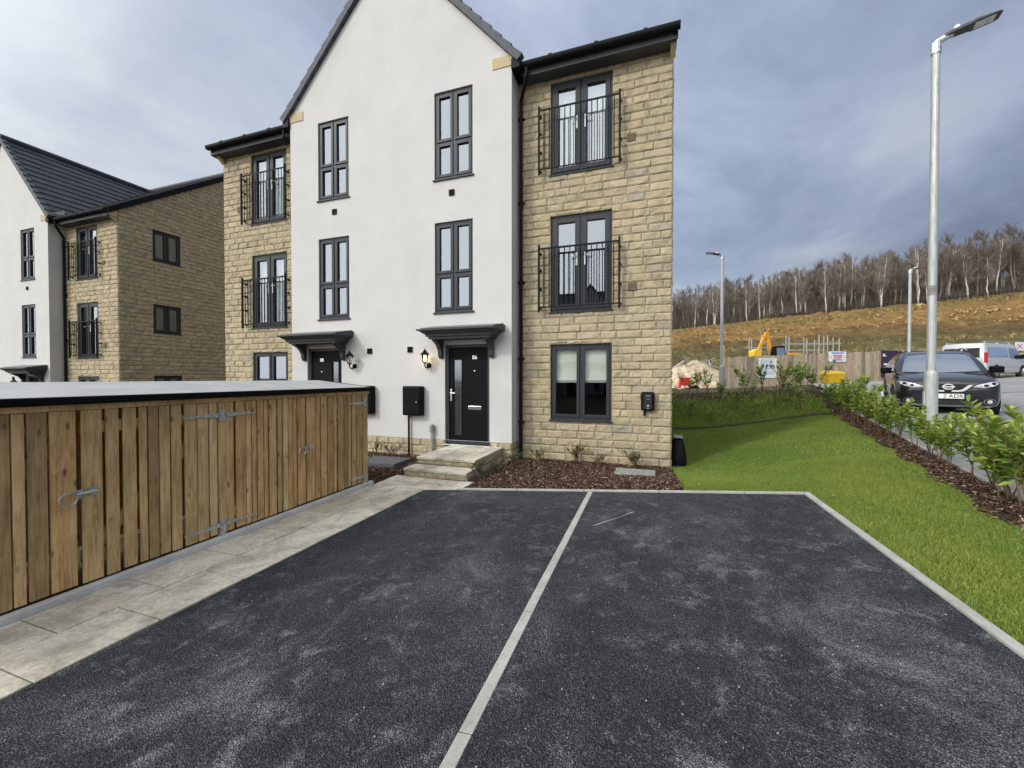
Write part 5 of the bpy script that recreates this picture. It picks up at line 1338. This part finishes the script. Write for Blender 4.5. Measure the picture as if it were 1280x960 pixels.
def plant_wood():
    rs = random.Random(77); spots = []
    for row, (v, n, pp) in enumerate(((96.5,46,.62),(101,52,.35),(106,52,.15),(112,50,.08),(119,48,0),(127,46,0))):
        for i in range(n):
            u = lerp(30, 128+row*4, (i+rs.uniform(.1,.9))/n); spots.append((u, v+rs.uniform(-1.8,1.8), rs.random() < pp*(1.25 if u < 92 else .45), row))
    fp = {id(t): True for t in tp+td}
    for u, v, pale, row in spots:
        x, y = .947*u-.322*v, .322*u+.947*v
        src = rs.choice(tp if pale else td)
        c = src if fp[id(src)] else copy_tree(src); fp[id(src)] = False
        c.name = 'bare_birch' if pale else 'bare_tree'
        c.location = (x,y,gz(x,y)-.6); s = rs.choice((rs.uniform(.72,.9), rs.uniform(.88,1.05), rs.uniform(.98,1.12)))*(1+.10*sm(60,110,u))*lerp(1,.86,row/5)*float(np.interp(u,[30,40,58,76,119],[.60,.66,.80,.88,1.0])); c.rotation_euler = (0,0,rs.uniform(0,6.28)); c.scale = (s*rs.uniform(.9,1.2),)*2+(s,)
        tag(c, 'leafless pale-trunked birch in the wood along the hilltop' if pale else 'leafless dark grey-brown tree in the wood along the hilltop', 'tree', 'pale birches of the hilltop wood' if pale else 'dark trees of the hilltop wood')
plant_wood()
# brushwood under the trees
n = 5200; U = RS.uniform(28,140,n); Vv = 95.5+36*RS.rand(n)**1.2; X = .947*U-.322*Vv; Y = .322*U+.947*Vv
k = 9; h0 = RS.uniform(1.2,5.0,n); B = np.repeat(np.column_stack([X,Y,g(X,Y)-.3]),k,0); hh = np.repeat(h0,k)*RS.uniform(.4,1,n*k)
a = RS.uniform(0,6.28,n*k); w_ = .035; dx, dy = np.cos(a)*w_, np.sin(a)*w_; sp = np.repeat(h0,k)*.28
V = np.stack([B+np.column_stack([-dx,-dy,0*dx]),B+np.column_stack([dx,dy,0*dx]),B+np.column_stack([RS.normal(0,1,n*k)*sp,RS.normal(0,1,n*k)*sp,hh])],1)
tag(raw_mesh('brushwood', V.reshape(-1,3), np.arange(n*k*3).reshape(-1,3), M['twig'], np.repeat(RS.rand(n*k),3)), 'brown tangled brushwood under the bare trees', 'brushwood', kind='stuff')
# low dark fence along the edge of the wood
ef = thing('woodland_fence','low dark post and rail fence along the edge of the wood','fence',(30,110,0),world=True)
mp = MB(); mr = MB(); prev = None
for i in range(70):
    u = lerp(62, 128, i/69); v = 93.6; x, y = .947*u-.322*v, .322*u+.947*v; z = gz(x,y)-.1
    mp.box(x-.045,x+.045,y-.045,y+.045,z,z+1.15)
    if prev:
        for h in (.55,.8,1.05): mr.bar((prev[0],prev[1],prev[2]+h),(x,y,z+h),.03,.035)
    prev = (x,y,z)
mp.build('posts', M['trim'], ef)['kind'] = 'stuff'; mr.build('rails', M['trim'], ef)
# clods and stones on the cut earth bank
n = 5200; U = RS.uniform(28,132,n); Vv = 76+17*RS.rand(n); X = .947*U-.322*Vv; Y = .322*U+.947*Vv; L = RS.gamma(2,.05,n)
oc = np.array([(-1,-1,-1),(1,-1,-1),(1,1,-1),(-1,1,-1),(-1,-1,1),(1,-1,1),(1,1,1),(-1,1,1)])
V = np.column_stack([X,Y,g(X,Y)-.05])[:,None]+oc[None]*L[:,None,None]*RS.uniform(.4,1.2,(n,8,3))
fq = np.array([(0,3,2,1),(4,5,6,7),(0,1,5,4),(1,2,6,5),(2,3,7,6),(3,0,4,7)])
kk = NT('earth_clod'); kk.set(.95,spec=.1); kk.col(kk.ramp(kk.attr(),[(0,(.17,.11,.05)),(.6,(.34,.22,.095)),(1,(.45,.33,.17))]))
tag(raw_mesh('earth_clods', V.reshape(-1,3), (fq[None]+(np.arange(n)*8)[:,None,None]).reshape(-1,4), kk.m, np.repeat(RS.rand(n),8), nv=4), 'clods and stones over the orange cut bank', 'earth', kind='stuff')
# dead scrub and grass tufts on the hill
n = 9000; U = RS.uniform(26,135,n); Vv = np.where(RS.rand(n)<.72, 40+30*RS.rand(n), 88+6*RS.rand(n)); X = .947*U-.322*Vv; Y = .322*U+.947*Vv
Zs = g(X,Y)-.25
k = 6; tv = []; 
B = np.repeat(np.column_stack([X,Y,Zs]),k,0); a = RS.uniform(0,6.28,n*k); h = np.repeat(RS.uniform(.12,.5,n),k)*RS.uniform(.5,1,n*k); w = .08+0*h
B[:,:2] += RS.normal(0,.3,(n*k,2)); dx = np.cos(a)*w; dy = np.sin(a)*w
V = np.stack([B+np.column_stack([-dx,-dy,0*dx]),B+np.column_stack([dx,dy,0*dx]),B+np.column_stack([RS.normal(0,.25,n*k),RS.normal(0,.25,n*k),h+.3])],1)
kk = NT('dead_grass'); kk.set(.95,spec=.1); kk.col(kk.ramp(kk.attr(),[(0,(.13,.10,.055)),(.5,(.26,.20,.09)),(1,(.36,.31,.13))]))
tag(raw_mesh('rough_grass', V.reshape(-1,3), np.arange(n*k*3).reshape(-1,3), kk.m, np.repeat(np.repeat(RS.rand(n),k),3)), 'tufts of dead rough grass over the hillside', 'grass', kind='stuff')

# ------------------------------------------------------------------ light, sky, camera
SUN_EL, SUN_AZ = R(34), R(218)     # azimuth clockwise from +Y: the sun is behind and left of the camera
w = bpy.data.worlds.new('World'); SC.world = w; w.use_nodes = True; nt = w.node_tree
for n_ in list(nt.nodes): nt.nodes.remove(n_)
N = nt.nodes.new; Lk = nt.links.new
out = N('ShaderNodeOutputWorld'); bg = N('ShaderNodeBackground'); bg.inputs[1].default_value = 1.0
sky = N('ShaderNodeTexSky'); sky.sky_type = 'NISHITA'; sky.sun_disc = False; sky.sun_elevation = SUN_EL; sky.sun_rotation = SUN_AZ
sc_ = N('ShaderNodeVectorMath'); sc_.operation = 'SCALE'; sc_.inputs['Scale'].default_value = .10; Lk(sky.outputs[0], sc_.inputs[0])
tc = N('ShaderNodeTexCoord'); sep = N('ShaderNodeSeparateXYZ'); Lk(tc.outputs['Generated'], sep.inputs[0])
def mth(op, a, b):
    m = N('ShaderNodeMath'); m.operation = op
    for i, v in ((0,a),(1,b)):
        if isinstance(v,(int,float)): m.inputs[i].default_value = v
        elif v is not None: Lk(v, m.inputs[i])
    return m.outputs[0]
zc = mth('ADD', mth('MAXIMUM', sep.outputs[2], 0.0), .22)
cmb = N('ShaderNodeCombineXYZ'); Lk(mth('DIVIDE', sep.outputs[0], zc), cmb.inputs[0]); Lk(mth('DIVIDE', sep.outputs[1], zc), cmb.inputs[1])
def wnoise(scale, detail, rough, dist=0.0, off=0.0):
    mp_ = N('ShaderNodeMapping'); mp_.inputs['Location'].default_value = (off, off*.7, 0); Lk(cmb.outputs[0], mp_.inputs[0])
    n1 = N('ShaderNodeTexNoise'); n1.inputs['Scale'].default_value = scale; n1.inputs['Detail'].default_value = detail; n1.inputs['Roughness'].default_value = rough; n1.inputs['Distortion'].default_value = dist
    Lk(mp_.outputs[0], n1.inputs['Vector']); return n1.outputs['Fac']
def wramp(f, st):
    r = N('ShaderNodeValToRGB')
    while len(r.color_ramp.elements) < len(st): r.color_ramp.elements.new(.5)
    for e, (p, c) in zip(r.color_ramp.elements, st): e.position = p; e.color = c+(1,)
    Lk(f, r.inputs[0]); return r.outputs[0]
def wmix(f, a, b):
    m = N('ShaderNodeMix'); m.data_type = 'RGBA'
    for i, v in ((0,f),(6,a),(7,b)):
        if isinstance(v,(int,float)): m.inputs[i].default_value = v
        elif isinstance(v, tuple): m.inputs[i].default_value = v+(1,)
        else: Lk(v, m.inputs[i])
    return m.outputs[2]
cl = wramp(wnoise(.95, 8, .58, .5, 3.1), [(.32,(.27,.32,.43)),(.43,(.39,.46,.62)),(.53,(.52,.60,.77)),(.64,(.80,.83,.88))])
# heavier grey bank low on the right, brighter cloud low on the left
dr = N('ShaderNodeVectorMath'); dr.operation = 'DOT_PRODUCT'; Lk(tc.outputs['Generated'], dr.inputs[0]); dr.inputs[1].default_value = (.87,.30,-.42)
dl = N('ShaderNodeVectorMath'); dl.operation = 'DOT_PRODUCT'; Lk(tc.outputs['Generated'], dl.inputs[0]); dl.inputs[1].default_value = (-.93,.32,-.15)
def mr(v, a, b):
    m = N('ShaderNodeMapRange'); m.interpolation_type = 'SMOOTHSTEP'; m.inputs[1].default_value = a; m.inputs[2].default_value = b; Lk(v, m.inputs[0]); return m.outputs[0]
dk = wramp(wnoise(1.3, 8, .6, .5, 9.7), [(.34,(.16,.19,.275)),(.50,(.235,.28,.39)),(.66,(.36,.42,.55))])
lt = wramp(wnoise(1.0, 8, .6, .6, 5.5), [(.34,(.47,.54,.68)),(.5,(.66,.71,.79)),(.64,(.90,.91,.92))])
c = wmix(mr(dr.outputs['Value'], .02, .70), cl, dk)
c = wmix(mr(dl.outputs['Value'], .30, .92), c, lt)
c = wmix(.10, c, sc_.outputs[0])
# bright glow added around the sun, in unseen sky behind the viewer, as fill
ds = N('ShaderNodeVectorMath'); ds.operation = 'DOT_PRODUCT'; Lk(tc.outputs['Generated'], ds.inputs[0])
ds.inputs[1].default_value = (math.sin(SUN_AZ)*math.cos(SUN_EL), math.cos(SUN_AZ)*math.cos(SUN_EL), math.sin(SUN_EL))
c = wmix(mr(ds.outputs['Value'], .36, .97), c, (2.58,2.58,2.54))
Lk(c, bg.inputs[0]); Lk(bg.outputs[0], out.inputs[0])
sl = bpy.data.lights.new('sun','SUN'); sl.energy = 1.6; sl.angle = R(7); sl.color = (1,.965,.91)
so = bpy.data.objects.new('sun', sl); COL.objects.link(so)
sd = Vector((math.sin(SUN_AZ)*math.cos(SUN_EL), math.cos(SUN_AZ)*math.cos(SUN_EL), math.sin(SUN_EL)))
so.rotation_euler = sd.to_track_quat('Z','Y').to_euler(); so.location = sd*60
cam = bpy.data.cameras.new('camera'); cam.sensor_width = 36; cam.sensor_fit = 'HORIZONTAL'; cam.lens = 504.1/1280*36; cam.clip_end = 6000; cam.clip_start = .05
co = bpy.data.objects.new('camera', cam); COL.objects.link(co); co.location = (0,0,1.65); co.rotation_euler = (R(90)-.014746, 0, .32809); SC.camera = co
SC.view_settings.view_transform = 'Standard'; SC.view_settings.look = 'None'; SC.view_settings.exposure = 0; SC.view_settings.gamma = 1
SC.cycles.max_bounces = 6; SC.cycles.transparent_max_bounces = 12
for o in bpy.data.objects:
    if '_org' in o: del o['_org']
